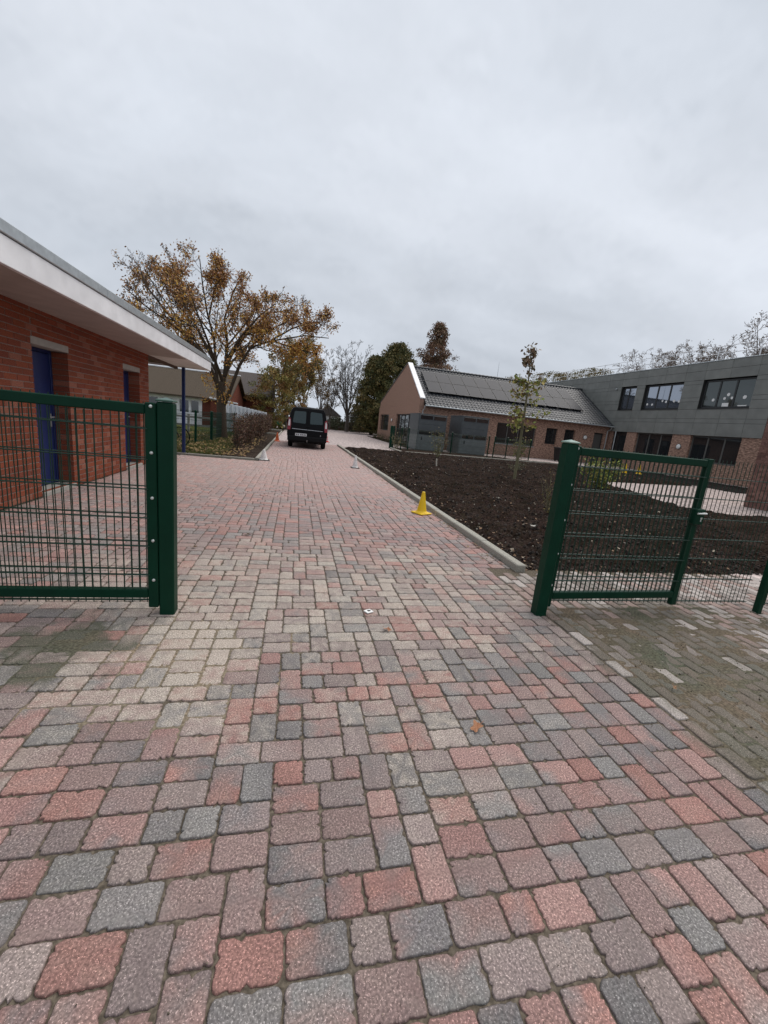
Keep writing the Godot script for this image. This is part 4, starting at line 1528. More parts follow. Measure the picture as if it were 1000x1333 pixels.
# ---------------------------------------------------------------- older low buildings behind the big tree
func old_school() -> void:
	var o := thing("low_schoolhouse", "low red brick building with white window bands under a brown tiled roof", "building")
	var zf := -34.0
	var b := MB.new()
	var holes := []
	for q in [[-10.75, -9.95], [-9.75, -8.95], [-8.55, -7.85], [-7.75, -7.15]]:
		holes.append([q[0] + 16.0, 0.9, q[1] + 16.0, 1.86])
	wall_slab(b, Vector3(-16, 0, zf), Vector3(1, 0, 0), Vector3(0, 0, -0.3), 10.9, 2.0, [[16.0 - 11.0, 0.02, 16.0 - 6.95, 1.98]])
	part("wall", b, M.old_brick, o)
	b = MB.new()
	for h in holes:
		h[0] -= 5.0
		h[2] -= 5.0
		h[1] -= 0.02
		h[3] -= 0.02
	wall_slab(b, Vector3(-11.0, 0.02, zf + 0.03), Vector3(1, 0, 0), Vector3(0, 0, -0.2), 4.05, 1.96, holes)
	part("white_infill", b, M.white_paint, o)
	for h in holes:
		window(o, Vector3(-11.0 + h[0], 0.02 + h[1], zf - 0.02), Vector3(1, 0, 0), h[2] - h[0], h[3] - h[1], [], Vector3(0, 0, -1), M.white_paint, M.glass, 0.05)
	b = MB.new()
	b.bb(Vector3(-16.2, 1.99, zf - 0.05), Vector3(-4.95, 2.12, zf + 0.45), 0.01)
	part("eaves_board", b, M.white_paint, o)
	b = MB.new()
	b.prism(PackedVector2Array([Vector2(zf + 0.55, 2.10), Vector2(zf - 5.2, 4.32), Vector2(zf - 11.0, 2.1), Vector2(zf - 11.0, 1.95), Vector2(zf - 5.2, 4.14), Vector2(zf + 0.55, 1.985)]), Vector3(-16.3, 0.03, 0), Vector3(0, 0, 1), Vector3.UP, Vector3(11.4, 0, 0))
	part("roof", b, M.old_roof, o)
	b = MB.new()
	for x in [-16.0, -5.4]:
		b.prism(PackedVector2Array([Vector2(zf - 0.3, 2.0), Vector2(zf - 5.2, 4.0), Vector2(zf - 10.6, 2.0), Vector2(zf - 10.6, 0), Vector2(zf - 0.3, 0)]), Vector3(x, 0, 0), Vector3(0, 0, 1), Vector3.UP, Vector3(0.25, 0, 0))
	part("gable_wall", b, M.old_brick, o)
	b = MB.new()
	b.bb(Vector3(-16.25, 4.33, zf - 5.3), Vector3(-4.9, 4.42, zf - 5.1), 0.01)
	part("ridge_cap", b, M.white_paint, o)
	var h2 := thing("gabled_barn", "brick building with a weathered grey roof behind the white panel wall", "building")
	b = MB.new()
	b.bb(Vector3(-8.5, 0, -49.5), Vector3(-2.6, 3.02, -44.0))
	part("wall", b, M.old_brick, h2)
	b = MB.new()
	b.prism(PackedVector2Array([Vector2(-43.5, 2.98), Vector2(-46.8, 5.35), Vector2(-50.2, 2.98), Vector2(-50.2, 2.8), Vector2(-46.8, 5.15), Vector2(-43.5, 2.8)]), Vector3(-8.8, 0.04, 0), Vector3(0, 0, 1), Vector3.UP, Vector3(6.35, 0, 0))
	part("roof", b, M.old_roof_grey, h2)
	b = MB.new()
	b.bb(Vector3(-8.6, 2.86, -43.45), Vector3(-2.4, 2.98, -43.35))
	part("gutter", b, M.frame_dark, h2)
	# pale panel wall, its top stepping down
	var p := thing("panel_wall", "pale blue grey wall of upright metal panels behind the beech hedge", "wall")
	for k in 11:
		b = MB.new()
		var z := -28.5 - k * 0.52
		var x := -4.35 + k * 0.20
		var tall := 1.84 - k * 0.034
		b.box(Vector3(0, tall * 0.5, 0), Vector3(0.05, tall, 0.53), 0.012, Basis(Vector3.UP, -0.367))
		for s in 2:
			b.box(Vector3(0.03, tall * 0.5, -0.12 + s * 0.24), Vector3(0.03, tall - 0.06, 0.05), 0.008, Basis(Vector3.UP, -0.367))
		part("panel", b, M.pale_panel, p).position = Vector3(x, 0, z)
	b = MB.new()
	b.box(Vector3(-4.42, 0.98, -28.2), Vector3(0.16, 1.96, 0.16), 0.01)
	part("end_post", b, M.white_paint, p)
	b = MB.new()
	b.box(Vector3(-5.1, 2.02, -32.0), Vector3(1.9, 0.1, 0.2), 0.01, Basis(Vector3(0, 0, 1), -0.12))
	var bg := thing("lean_to", "white edged lean-to roof between the big tree and the grey roofed building", "shed")
	part("fascia", b, M.white_paint, bg)
	b = MB.new()
	b.bb(Vector3(-6.0, 0, -34.0), Vector3(-4.3, 1.9, -32.1))
	part("wall", b, M.old_brick, bg)

# ---------------------------------------------------------------- trees
func jitter(k: float) -> Vector3:
	return Vector3(rng.randf_range(-k, k), rng.randf_range(-k, k), rng.randf_range(-k, k))

func sides_for(r: float) -> int:
	return 9 if r > 0.12 else (6 if r > 0.04 else (4 if r > 0.015 else 3))

# a branch and, depth by depth, what grows from it; the twig ends are gathered in tips
func sprout(b: MB, p: Vector3, d: Vector3, length: float, r: float, depth: int, cfg: Dictionary, tips: Array) -> void:
	var n := 5 if depth > 0 else 3
	var pts := PackedVector3Array([p])
	var rs := PackedFloat32Array([r])
	var q := p
	var dirs := [d]
	for s in n:
		d = (d + jitter(cfg.wig) + Vector3.UP * float(cfg.up)).normalized()
		q += d * length / n
		pts.append(q)
		rs.append(maxf(r * (1.0 - 0.62 * (s + 1.0) / n), cfg.fine))
		dirs.append(d)
	b.tube(pts, rs, sides_for(r), false)
	if depth == 0:
		tips.append([pts[1], d])
		tips.append([q, d])
		return
	branch_off(b, pts, rs, length, depth, cfg, tips, 0.22)

func branch_off(b: MB, pts: PackedVector3Array, rs: PackedFloat32Array, length: float, depth: int, cfg: Dictionary, tips: Array, from: float) -> void:
	var kids: int = cfg.kids[depth]
	for k in kids:
		var t := lerpf(from, 1.0, (k + rng.randf()) / kids) * (pts.size() - 1)
		var a := int(minf(t, pts.size() - 2))
		var at := pts[a].lerp(pts[a + 1], t - a)
		var dir := (pts[a + 1] - pts[a]).normalized()
		var rr := lerpf(rs[a], rs[a + 1], t - a)
		var side := dir.cross(jitter(1.0)).normalized()
		var ang := deg_to_rad(rng.randf_range(cfg.angle[0], cfg.angle[1]))
		var nd := (dir * cos(ang) + side * sin(ang)).normalized()
		var share := 1.0 - 0.45 * t / (pts.size() - 1)
		sprout(b, at, nd, length * rng.randf_range(cfg.ratio[0], cfg.ratio[1]) * share, maxf(rr * float(cfg.get("thin", 0.62)), cfg.fine), depth - 1, cfg, tips)

func leaf_at(b: MB, p: Vector3, s: float, c: Color) -> void:
	b.col = c * rng.randf_range(0.75, 1.25)
	var d := (jitter(1.0) + Vector3(0, -0.35, 0)).normalized()
	var w := d.cross(jitter(1.0)).normalized()
	b.leaf(p, d * s, w * s * 0.62)

func pick(a: Array) -> Color:
	return a[rng.randi_range(0, a.size() - 1)]

func oak() -> void:
	var at := Vector3(-3.5, 0, -21.5)
	var o := thing("oak_tree", "big autumn oak with sparse golden brown leaves behind the green fence", "tree", at)
	var b := MB.new()
	b.tube(PackedVector3Array([Vector3(0, -0.1, 0), Vector3(0.0, 0.35, 0), Vector3(-0.02, 1.2, 0), Vector3(-0.05, 2.0, 0.0), Vector3(-0.1, 2.7, 0)]), PackedFloat32Array([0.33, 0.25, 0.215, 0.21, 0.18]), 14)
	var limbs := [
		[[-0.1, 2.0, 0.05], [-0.25, 2.8, 0.1], [-0.38, 3.6, 0.1], [-0.4, 4.82, -0.1], [-0.7, 6.05, -0.3], [-0.95, 7.4, -0.2], [-1.1, 8.5, 0.0]],
		[[0.0, 2.2, -0.05], [0.05, 3.4, -0.2], [0.12, 4.68, -0.5], [0.0, 5.96, -0.4], [0.25, 7.5, -0.7], [0.7, 8.5, -0.9]],
		[[0.05, 1.6, 0.0], [0.3, 2.2, 0.2], [0.85, 3.5, 0.4], [1.24, 4.43, 0.6], [2.2, 4.97, 0.8], [3.7, 5.39, 1.0], [4.8, 5.45, 1.1]],
		[[-0.2, 2.6, 0.1], [-0.8, 3.9, 0.5], [-1.4, 4.48, 0.8], [-2.6, 5.6, 1.1], [-3.5, 6.6, 1.2], [-3.9, 7.4, 1.0]],
		[[0.1, 3.0, -0.1], [0.35, 4.0, 0.0], [1.04, 5.4, -0.2], [1.95, 6.5, -0.4], [3.1, 7.0, -0.3]],
		[[-0.3, 3.2, -0.1], [-1.0, 4.1, -0.6], [-2.1, 4.5, -1.0], [-3.2, 4.9, -1.3], [-4.0, 5.7, -1.5]],
		[[-0.1, 2.6, -0.1], [0.3, 3.8, -1.2], [0.9, 5.2, -2.3], [1.3, 6.5, -3.0]],
		[[0.0, 2.8, 0.1], [-0.2, 4.0, 1.3], [-0.6, 5.2, 2.3], [-0.9, 6.6, 2.8]],
		[[-0.35, 3.6, 0.1], [-1.2, 5.2, 0.2], [-2.0, 6.6, 0.1], [-2.6, 8.0, 0.2]],
		[[0.05, 3.6, -0.2], [0.9, 5.0, 0.7], [1.7, 5.9, 1.3], [2.4, 6.6, 1.6]],
		[[-0.4, 4.8, -0.1], [-1.5, 6.0, -0.6], [-2.4, 7.0, -0.8], [-3.2, 7.9, -0.6]],
		[[0.12, 4.6, -0.5], [0.8, 6.0, -0.9], [1.3, 7.0, -1.2], [1.9, 7.7, -1.2]],
		[[1.2, 4.4, 0.6], [2.0, 5.5, 0.2], [2.9, 6.2, 0.0], [4.0, 6.5, 0.2]],
		[[2.2, 4.95, 0.8], [3.0, 5.7, 0.6], [3.9, 6.1, 0.9], [4.6, 6.2, 1.0]],
		[[-0.65, 6.0, -0.2], [-0.3, 7.2, 0.4], [-0.1, 8.3, 0.6]],
		[[-1.4, 4.5, 0.8], [-2.2, 5.0, 1.8], [-3.2, 5.4, 2.2], [-4.3, 6.2, 2.0]],
		[[-1.0, 4.1, -0.6], [-2.4, 5.6, -0.9], [-3.6, 6.9, -0.6], [-4.3, 7.7, -0.4]],
		[[2.2, 4.95, 0.8], [3.2, 4.7, 1.2], [4.2, 4.5, 1.3]]]
	var cfg := {"wig": 0.22, "up": 0.06, "kids": [0, 6, 8, 10], "ratio": [0.34, 0.56], "angle": [28, 68], "fine": 0.0068, "thin": 0.5}
	var tips := []
	var k := 0
	for l in limbs:
		var pts := PackedVector3Array()
		var rs := PackedFloat32Array()
		var r0 := 0.115 if k < 4 else (0.085 if k < 10 else 0.045)
		var length := 0.0
		for j in l.size():
			var p := Vector3(l[j][0], l[j][1], l[j][2]) + (jitter(0.07) if j > 0 else Vector3.ZERO)
			if p.y > 3.4:
				p.y = 3.4 + (p.y - 3.4) * 0.86
			if p.x < -0.9:
				p.x = -0.9 + (p.x + 0.9) * 0.74
			if j > 0:
				length += p.distance_to(pts[j - 1])
			pts.append(p)
			rs.append(lerpf(r0, 0.018, pow(float(j) / (l.size() - 1), 0.7)))
		b.tube(pts, rs, 8, false)
		branch_off(b, pts, rs, length * 0.72, 3, cfg, tips, 0.28)
		k += 1
	part("trunk", b, M.bark, o)
	var lf := MB.new()
	var tones := [Color(0.54, 0.31, 0.065), Color(0.48, 0.25, 0.06), Color(0.58, 0.38, 0.08), Color(0.40, 0.18, 0.065), Color(0.46, 0.23, 0.075)]
	var rust := [Color(0.34, 0.18, 0.09), Color(0.29, 0.16, 0.095), Color(0.40, 0.23, 0.09)]
	for t in tips:
		var p: Vector3 = t[0]
		var core := clampf(1.0 - (Vector2(p.x, p.z).length() / 5.5) * 0.55 - maxf(0.0, p.y - 4.5) * 0.10, 0.12, 1.0)
		core *= clampf(0.62 + noise_b.get_noise_3d(p.x * 0.55, p.y * 0.55, p.z * 0.55) * 1.5, 0.08, 1.3)
		var n := int(core * 3.7 + rng.randf() * 0.9)
		for j in n:
			leaf_at(lf, p + jitter(0.16), rng.randf_range(0.07, 0.125), pick(tones) if p.y < 5.2 or rng.randf() < 0.4 else pick(rust))
	for j in 700:
		var p := Vector3(rng.randf_range(-0.9, 0.45), rng.randf_range(1.7, 3.1), rng.randf_range(-0.5, 0.6))
		if noise_b.get_noise_3d(p.x * 1.4, p.y * 1.4, p.z * 1.4) > -0.05:
			leaf_at(lf, p, rng.randf_range(0.08, 0.14), pick(tones))
	stuff(part("foliage", lf, M.leaf, o))
	print("oak tips ", tips.size())

func bare_tree(called: String, label: String, at: Vector3, tall: float, spread: float, trunk_r: float, dense: int, tones: Array, leaf_share: float, fork := 0.3, group := "", m: Material = null) -> Node3D:
	var o := thing(called, label, "tree", at, group)
	var b := MB.new()
	var tips := []
	var cfg := {"wig": 0.17, "up": 0.075, "kids": [0, 5, 7, dense], "ratio": [0.36, 0.6], "angle": [20, 56], "fine": 0.017 if tall > 9 else 0.009}
	if called == "oak_beyond":
		cfg.angle = [32, 78]
		cfg.up = 0.02
		cfg.wig = 0.26
		cfg.kids = [0, 5, 7, 10]
		cfg.fine = 0.017
	elif called == "bare_tree":
		cfg.angle = [28, 64]
		cfg.up = 0.045
		cfg.fine = 0.014
	var lean := jitter(0.05)
	var top := tall * fork
	b.tube(PackedVector3Array([Vector3(0, -0.1, 0), Vector3(lean.x, top * 0.5, lean.z), Vector3(lean.x * 2, top, lean.z * 2)]), PackedFloat32Array([trunk_r * 1.25, trunk_r, trunk_r * 0.85]), 9)
	var n := 13 if called == "oak_beyond" else (9 if called == "bare_tree" else 6)
	for k in n:
		var an := TAU * (k + rng.randf() * 0.6) / n
		var out := 0.12 if k == 0 else rng.randf_range(0.3 if n > 6 else 0.45, 1.0)
		var pts := PackedVector3Array()
		var rs := PackedFloat32Array()
		var length := 0.0
		for j in 6:
			var t := j / 5.0
			var e := spread * out * pow(t, 0.85)
			var p := Vector3(lean.x * 2 + cos(an) * e, lerpf(top * (0.75 + 0.25 * (k % 3) * 0.5), tall * (1.0 - 0.30 * out * out), pow(t, 0.95)), lean.z * 2 + sin(an) * e) + (jitter(tall * 0.015) if j else Vector3.ZERO)
			if j:
				length += p.distance_to(pts[j - 1])
			pts.append(p)
			rs.append(lerpf(trunk_r * (0.34 if n > 9 else 0.5), 0.02, pow(t, 0.75)))
		b.tube(pts, rs, 7, false)
		branch_off(b, pts, rs, length * 0.62, 3, cfg, tips, 0.18)
	part("trunk", b, m if m else M.bark_grey, o)
	if leaf_share > 0.0:
		var lf := MB.new()
		for t in tips:
			var p: Vector3 = t[0]
			var w := leaf_share * (0.7 + 1.6 * noise_b.get_noise_3d(p.x * 0.4 + at.x, p.y * 0.4, p.z * 0.4))
			for j in int(maxf(0.0, w) * 5.0 + rng.randf()):
				leaf_at(lf, p + jitter(0.25), rng.randf_range(0.12, 0.22), pick(tones))
		stuff(part("foliage", lf, M.leaf, o))
	return o

# a dense crown: leaf clumps through a lumpy volume on a few limbs
func dense_tree(called: String, label: String, at: Vector3, tall: float, wide: float, low: float, clumps: int, tones: Array, shape: Callable, size := 0.26, per := 34, cat := "tree", group := "") -> Node3D:
	var o := thing(called, label, cat, at, group)
	var b := MB.new()
	b.tube(PackedVector3Array([Vector3(0, -0.1, 0), Vector3(0.05, tall * 0.4, 0), Vector3(0, tall * 0.93, 0)]), PackedFloat32Array([maxf(0.05, tall * 0.024), tall * 0.016, 0.02]), 8)
	var lf := MB.new()
	for k in clumps:
		var t := pow(rng.randf(), 0.9)
		var y := lerpf(low, tall, t)
		var rad: float = wide * float(shape.call(t))
		var an := rng.randf() * TAU
		rad *= 0.86 + 0.5 * noise_b.get_noise_3d(cos(an) * 1.2 + at.x, t * 3.0, sin(an) * 1.2)
		var rr := rad * sqrt(rng.randf_range(0.12, 1.0))
		var p := Vector3(cos(an) * rr, y, sin(an) * rr)
		if k % 5 == 0:
			b.rod(Vector3(0, maxf(0.2, y - rr * 0.5), 0), p, 0.03, 4, 0.008)
		var c := pick(tones)
		var cs := rng.randf_range(0.5, 1.0) * size * 2.2
		for j in per:
			leaf_at(lf, p + jitter(1.0) * Vector3(cs, cs * 0.7, cs), rng.randf_range(0.6, 1.1) * size, c)
	part("trunk", b, M.bark_grey, o)
	stuff(part("foliage", lf, M.leaf, o))
	return o

func trees() -> void:
	oak()
	var round_shape := func(t: float) -> float: return sqrt(maxf(0.02, 1.0 - pow(absf(t * 2.0 - 0.9) / 1.12, 2.2)))
	var cone_shape := func(t: float) -> float: return pow(1.0 - t, 0.75) * 0.92 + 0.06
	var egg := func(t: float) -> float: return pow(maxf(0.0, 1.0 - t), 0.5) * (0.62 + 0.38 * minf(1.0, t * 4.0)) + 0.05
	var dark := [Color(0.085, 0.090, 0.028), Color(0.11, 0.105, 0.032), Color(0.155, 0.125, 0.04), Color(0.065, 0.072, 0.026), Color(0.18, 0.135, 0.045)]
	dense_tree("evergreen_tree", "tall dark evergreen nearest the gable of the brown brick house", Vector3(12.2, 0, -53.5), 11.4, 4.7, 0.4, 1000, dark, egg, 0.26, 40, "tree", "dark evergreens beside the house")
	dense_tree("evergreen_tree", "dark evergreen with a lower rounded top beside the bare tree", Vector3(9.7, 0, -54.5), 9.8, 3.4, 0.6, 700, dark, egg, 0.26, 40, "tree", "dark evergreens beside the house")
	var rust := [Color(0.19, 0.10, 0.062), Color(0.23, 0.13, 0.078), Color(0.15, 0.086, 0.058), Color(0.27, 0.17, 0.10), Color(0.14, 0.10, 0.055)]
	dense_tree("larch_tree", "rust brown conifer standing tall behind the solar roof", Vector3(21.2, 0, -66.0), 17.6, 6.0, 4.0, 560, rust, func(t: float) -> float: return pow(1.0 - t, 0.62) * (0.8 + 0.2 * sin(t * 30.0)) + 0.03, 0.30, 34)
	bare_tree("bare_tree", "bare grey tree with fine upswept twigs beside the dark evergreens", Vector3(6.9, 0, -58), 11.0, 5.4, 0.24, 9, [], 0.0, 0.22)
	var gold := [Color(0.23, 0.17, 0.04), Color(0.27, 0.17, 0.045), Color(0.18, 0.16, 0.04), Color(0.26, 0.135, 0.045), Color(0.14, 0.135, 0.035)]
	dense_tree("autumn_bush", "broad yellow green bush rising behind the end of the pale panel wall", Vector3(-2.2, 0, -41.5), 5.6, 2.3, 0.3, 230, gold, round_shape, 0.17, 40, "bush", "yellowing bushes beyond the van")
	dense_tree("autumn_bush", "olive bush growing beyond the green machine", Vector3(-0.4, 0, -46.5), 6.2, 2.0, 0.3, 220, gold, round_shape, 0.17, 40, "bush", "yellowing bushes beyond the van")
	bare_tree("autumn_tree", "thin leaved golden tree rising over the van's roof", Vector3(0.8, 0, -49.0), 9.4, 2.8, 0.14, 7, gold, 1.0, 0.25, "thin autumn trees beyond the van")
	bare_tree("autumn_tree", "slender yellow leaved tree beside the big oak's outer branches", Vector3(-1.0, 0, -44.0), 8.0, 2.0, 0.12, 6, gold, 0.75, 0.22, "thin autumn trees beyond the van")
	bare_tree("autumn_tree", "sparse brown leaved tree nearest the bare grey tree", Vector3(3.0, 0, -55.0), 8.6, 2.2, 0.12, 4, [Color(0.17, 0.115, 0.05), Color(0.2, 0.13, 0.055)], 0.3, 0.25, "thin autumn trees beyond the van")
	bare_tree("autumn_tree", "half bare thin tree just beyond the van's rear window", Vector3(4.6, 0, -59.0), 7.0, 1.8, 0.10, 4, [Color(0.14, 0.10, 0.05)], 0.2, 0.25, "thin autumn trees beyond the van")
	var low := [Color(0.04, 0.055, 0.025), Color(0.055, 0.062, 0.03), Color(0.075, 0.062, 0.032)]
	dense_tree("shrub", "low dark green shrub under the bare tree's crown", Vector3(9.0, 0, -60.0), 3.9, 2.2, 0.1, 130, low, round_shape, 0.22, 34, "bush", "dark shrubs along the far bank")
	dense_tree("shrub", "low dark shrub at the foot of the tall evergreen", Vector3(13.4, 0, -59.5), 2.9, 2.4, 0.1, 110, low, round_shape, 0.22, 34, "bush", "dark shrubs along the far bank")
	dense_tree("shrub", "brown green shrub before the brown board fence", Vector3(5.6, 0, -61.0), 1.7, 1.6, 0.1, 60, low, round_shape, 0.2, 30, "bush", "dark shrubs along the far bank")
	var fawn := [Color(0.22, 0.14, 0.09), Color(0.26, 0.18, 0.10)]
	bare_tree("oak_beyond", "bare branched oak behind the roof railing, nearest the frame's edge", Vector3(47, 0, -35.0), 15.6, 8.5, 0.42, 11, fawn, 0.05, 0.3, "bare oaks behind the long building", M.bark_pale)
	bare_tree("oak_beyond", "bare branched oak behind the roof railing, in the middle of its row", Vector3(49, 0, -43.0), 14.9, 8.8, 0.42, 11, fawn, 0.05, 0.3, "bare oaks behind the long building", M.bark_pale)
	bare_tree("oak_beyond", "bare branched oak behind the roof railing, outermost towards the solar roof", Vector3(50, 0, -51.0), 15.7, 9.0, 0.40, 11, fawn, 0.05, 0.3, "bare oaks behind the long building", M.bark_pale)
	dense_tree("brown_tree", "brown leaved tree seen through the roof railing", Vector3(50, 0, -38.0), 13.8, 3.0, 4.0, 200, [Color(0.12, 0.07, 0.03), Color(0.10, 0.065, 0.025)], round_shape, 0.26, 34)
	var ol := [Color(0.17, 0.14, 0.045), Color(0.20, 0.135, 0.05), Color(0.13, 0.115, 0.045)]
	dense_tree("treetop", "yellowish treetop showing above the solar roof's ridge", Vector3(48.5, 0, -75), 14.3, 8.5, 6.0, 330, ol, round_shape, 0.30, 26, "tree", "treetops above the solar roof")
	dense_tree("treetop", "brownish treetop showing above the ridge, next to the grey panels", Vector3(58, 0, -76), 16.4, 8.5, 7.0, 330, ol, round_shape, 0.30, 26, "tree", "treetops above the solar roof")
	dense_tree("treetop", "small olive treetop above the ridge, nearest the rust brown conifer", Vector3(40.5, 0, -76), 12.6, 6.0, 5.0, 220, ol, round_shape, 0.30, 26, "tree", "treetops above the solar roof")
	# far hedge that closes the view
	var lf := MB.new()
	for k in 9000:
		var x := rng.randf_range(-14.0, 34.0)
		var tall := 1.5 + noise_a.get_noise_1d(x * 0.35) * 0.9 + (1.6 if x < 3.0 else 0.0)
		leaf_at(lf, Vector3(x, rng.randf() * tall, -64.0 + rng.randf_range(-0.8, 0.8)), 0.3, pick([Color(0.05, 0.05, 0.022), Color(0.08, 0.055, 0.03), Color(0.045, 0.04, 0.022)]))
	var hd := part("far_hedge", lf, M.leaf, self)
	tag(hd, "long dark hedge closing the road's far end", "hedge")
	hd.set_meta("kind", "stuff")

# ---------------------------------------------------------------- small plants
func shrub(called: String, label: String, at: Vector3, tall: float, wide: float, stems: int, leaves: int, tones: Array, size: float, low := 0.2, stem_mat: Material = null, group := "") -> Node3D:
	var o := thing(called, label, "shrub", at, group)
	var b := MB.new()
	var lf := MB.new()
	for k in stems:
		var an := rng.randf() * TAU
		var out := wide * sqrt(rng.randf())
		var h := tall * rng.randf_range(0.6, 1.0)
		var pts := PackedVector3Array()
		for j in 5:
			var t := j / 4.0
			pts.append(Vector3(cos(an) * out * pow(t, 0.8), h * t, sin(an) * out * pow(t, 0.8)) + jitter(0.03 * tall) * t)
		b.tube(pts, PackedFloat32Array([0.009, 0.008, 0.006, 0.005, 0.003]), 4, false)
		for j in 3:
			var t := rng.randf_range(0.3, 0.9)
			var p := pts[int(t * 4)]
			b.rod(p, p + jitter(0.16 * tall) + Vector3(0, 0.1 * tall, 0), 0.004, 3, 0.002)
		for j in int(leaves / stems):
			var t := lerpf(low, 1.0, rng.randf())
			var a := int(minf(t * 4, 3))
			leaf_at(lf, pts[a].lerp(pts[a + 1], t * 4 - a) + jitter(0.10 * tall), size * rng.randf_range(0.6, 1.2), pick(tones))
	part("stem", b, stem_mat if stem_mat else M.bark_young, o)
	stuff(part("foliage", lf, M.leaf, o))
	return o

func shrubs() -> void:
	# the young tree in the bed
	var at := Vector3(7.69, 0.02, -13.29)
	var o := thing("young_tree", "slim young tree with yellow green leaves in the dark planting bed", "tree", at)
	var b := MB.new()
	var pts := PackedVector3Array([Vector3(0, -0.05, 0), Vector3(0.0, 1.0, 0), Vector3(-0.03, 2.0, 0.02), Vector3(-0.04, 2.9, 0), Vector3(-0.10, 3.7, 0), Vector3(-0.16, 4.55, -0.05)])
	b.tube(pts, PackedFloat32Array([0.058, 0.05, 0.042, 0.032, 0.02, 0.008]), 9)
	part("trunk", b, M.bark_young, o)
	var lf := MB.new()
	var green := [Color(0.26, 0.28, 0.06), Color(0.33, 0.30, 0.075), Color(0.20, 0.24, 0.055), Color(0.38, 0.29, 0.09)]
	var brown := [Color(0.18, 0.115, 0.07), Color(0.22, 0.15, 0.085), Color(0.15, 0.13, 0.075)]
	for k in 36:
		var h := rng.randf_range(1.75, 4.4)
		var an := rng.randf() * TAU
		var reach := 0.85 * pow(clampf((4.75 - h) / 2.6, 0.1, 1.0), 0.8) * rng.randf_range(0.55, 1.0)
		var i := 0
		while i < 4 and pts[i + 1].y < h:
			i += 1
		var s := pts[i].lerp(pts[i + 1], (h - pts[i].y) / (pts[i + 1].y - pts[i].y))
		var e := s + Vector3(cos(an) * reach, reach * 0.55 - (0.25 if h < 2.4 else 0.0), sin(an) * reach)
		var m := s.lerp(e, 0.5) + Vector3(0, -0.05, 0)
		b = MB.new()
		b.tube(PackedVector3Array([s, m, e]), PackedFloat32Array([0.012, 0.008, 0.004]), 4, false)
		part("branch", b, M.bark_young, o)
		for j in 20:
			var t := rng.randf_range(0.3, 1.05)
			var p := s.lerp(e, t) + jitter(0.11)
			var tone: Array = brown if (h > 3.5 or rng.randf() < 0.18) else green
			leaf_at(lf, p, rng.randf_range(0.09, 0.17), pick(tone))
	stuff(part("foliage", lf, M.leaf, o))
	var fresh := [Color(0.19, 0.25, 0.045), Color(0.25, 0.28, 0.055), Color(0.32, 0.28, 0.07), Color(0.13, 0.17, 0.04)]
	var dry := [Color(0.16, 0.10, 0.04), Color(0.12, 0.09, 0.045), Color(0.22, 0.17, 0.05)]
	shrub("bed_shrub", "leafy yellow green shrub seen through the open gate leaf", Vector3(10.0, 0.02, -11.9), 1.3, 0.75, 34, 1000, fresh, 0.095, 0.25)
	shrub("bed_shrub", "twiggy brown shrub close beside the gate post in the bed", Vector3(5.1, 0.02, -7.25), 0.95, 0.42, 20, 240, dry, 0.05, 0.05)
	shrub("bed_shrub", "wispy pale green shrub before the first storage shed", Vector3(7.4, 0.02, -20.9), 1.6, 0.55, 14, 190, [Color(0.16, 0.17, 0.06), Color(0.2, 0.16, 0.07)], 0.09, 0.1)
	shrub("bed_shrub", "small green and brown shrub by the house wall, beyond the young tree", Vector3(16.0, 0.02, -27.6), 1.7, 0.7, 20, 300, fresh + dry, 0.12, 0.1)
	shrub("bed_shrub", "thin dry shrub where the bed meets the road's bend", Vector3(6.3, 0.02, -25.6), 1.1, 0.5, 14, 110, [Color(0.24, 0.2, 0.1), Color(0.18, 0.15, 0.08)], 0.09, 0.3)
	shrub("bed_shrub", "low tuft of grey green leaves at the foot of the young tree", Vector3(9.6, 0.02, -16.6), 0.5, 0.5, 14, 130, [Color(0.09, 0.10, 0.055), Color(0.12, 0.11, 0.06)], 0.08, 0.1)
	for k in 5:
		var spots := [[8.5, -31.5], [8.4, -34.5], [8.5, -37.5], [8.45, -41.0], [8.4, -44.5]]
		var names := ["nearest the storage sheds", "before the glass doors", "between glass doors and lamp", "before the gable window", "at the far corner of the gable"]
		shrub("gable_shrub", "low dark plant at the foot of the gable, " + names[k], Vector3(spots[k][0], 0.02, spots[k][1]), 0.65, 0.55, 14, 150, [Color(0.05, 0.065, 0.025), Color(0.10, 0.08, 0.04)], 0.11, 0.05, null, "low plants along the gable")
	# beech hedge: one planted row
	o = thing("beech_hedge", "brown leaved young beech hedge in the bed beside the road", "hedge", Vector3(-2.15, 0, -16.2))
	b = MB.new()
	lf = MB.new()
	var beech := [Color(0.115, 0.052, 0.032), Color(0.09, 0.042, 0.028), Color(0.14, 0.068, 0.038), Color(0.075, 0.042, 0.03), Color(0.12, 0.08, 0.035)]
	for k in 150:
		var z := -k * 0.125 + rng.randf_range(-0.05, 0.05)
		var x := rng.randf_range(-0.22, 0.22)
		for s in 4:
			var top := Vector3(x, rng.randf_range(0.9, 1.45), z) + Vector3(rng.randf_range(-0.22, 0.22), 0, rng.randf_range(-0.22, 0.22))
			b.tube(PackedVector3Array([Vector3(x, 0, z), Vector3(x, 0.35, z).lerp(top, 0.2), top]), PackedFloat32Array([0.011, 0.008, 0.003]), 4, false)
			for j in 24:
				var p := Vector3(x, 0.12, z).lerp(top, rng.randf_range(0.1, 1.0)) + jitter(0.11)
				leaf_at(lf, p, rng.randf_range(0.05, 0.09), pick(beech))
	part("stems", b, M.bark, o)
	stuff(part("foliage", lf, M.leaf, o))

# ---------------------------------------------------------------- gate and mesh fence
const BAR_ROWS := [0.31, 0.52, 0.72, 0.92, 1.12, 1.32]

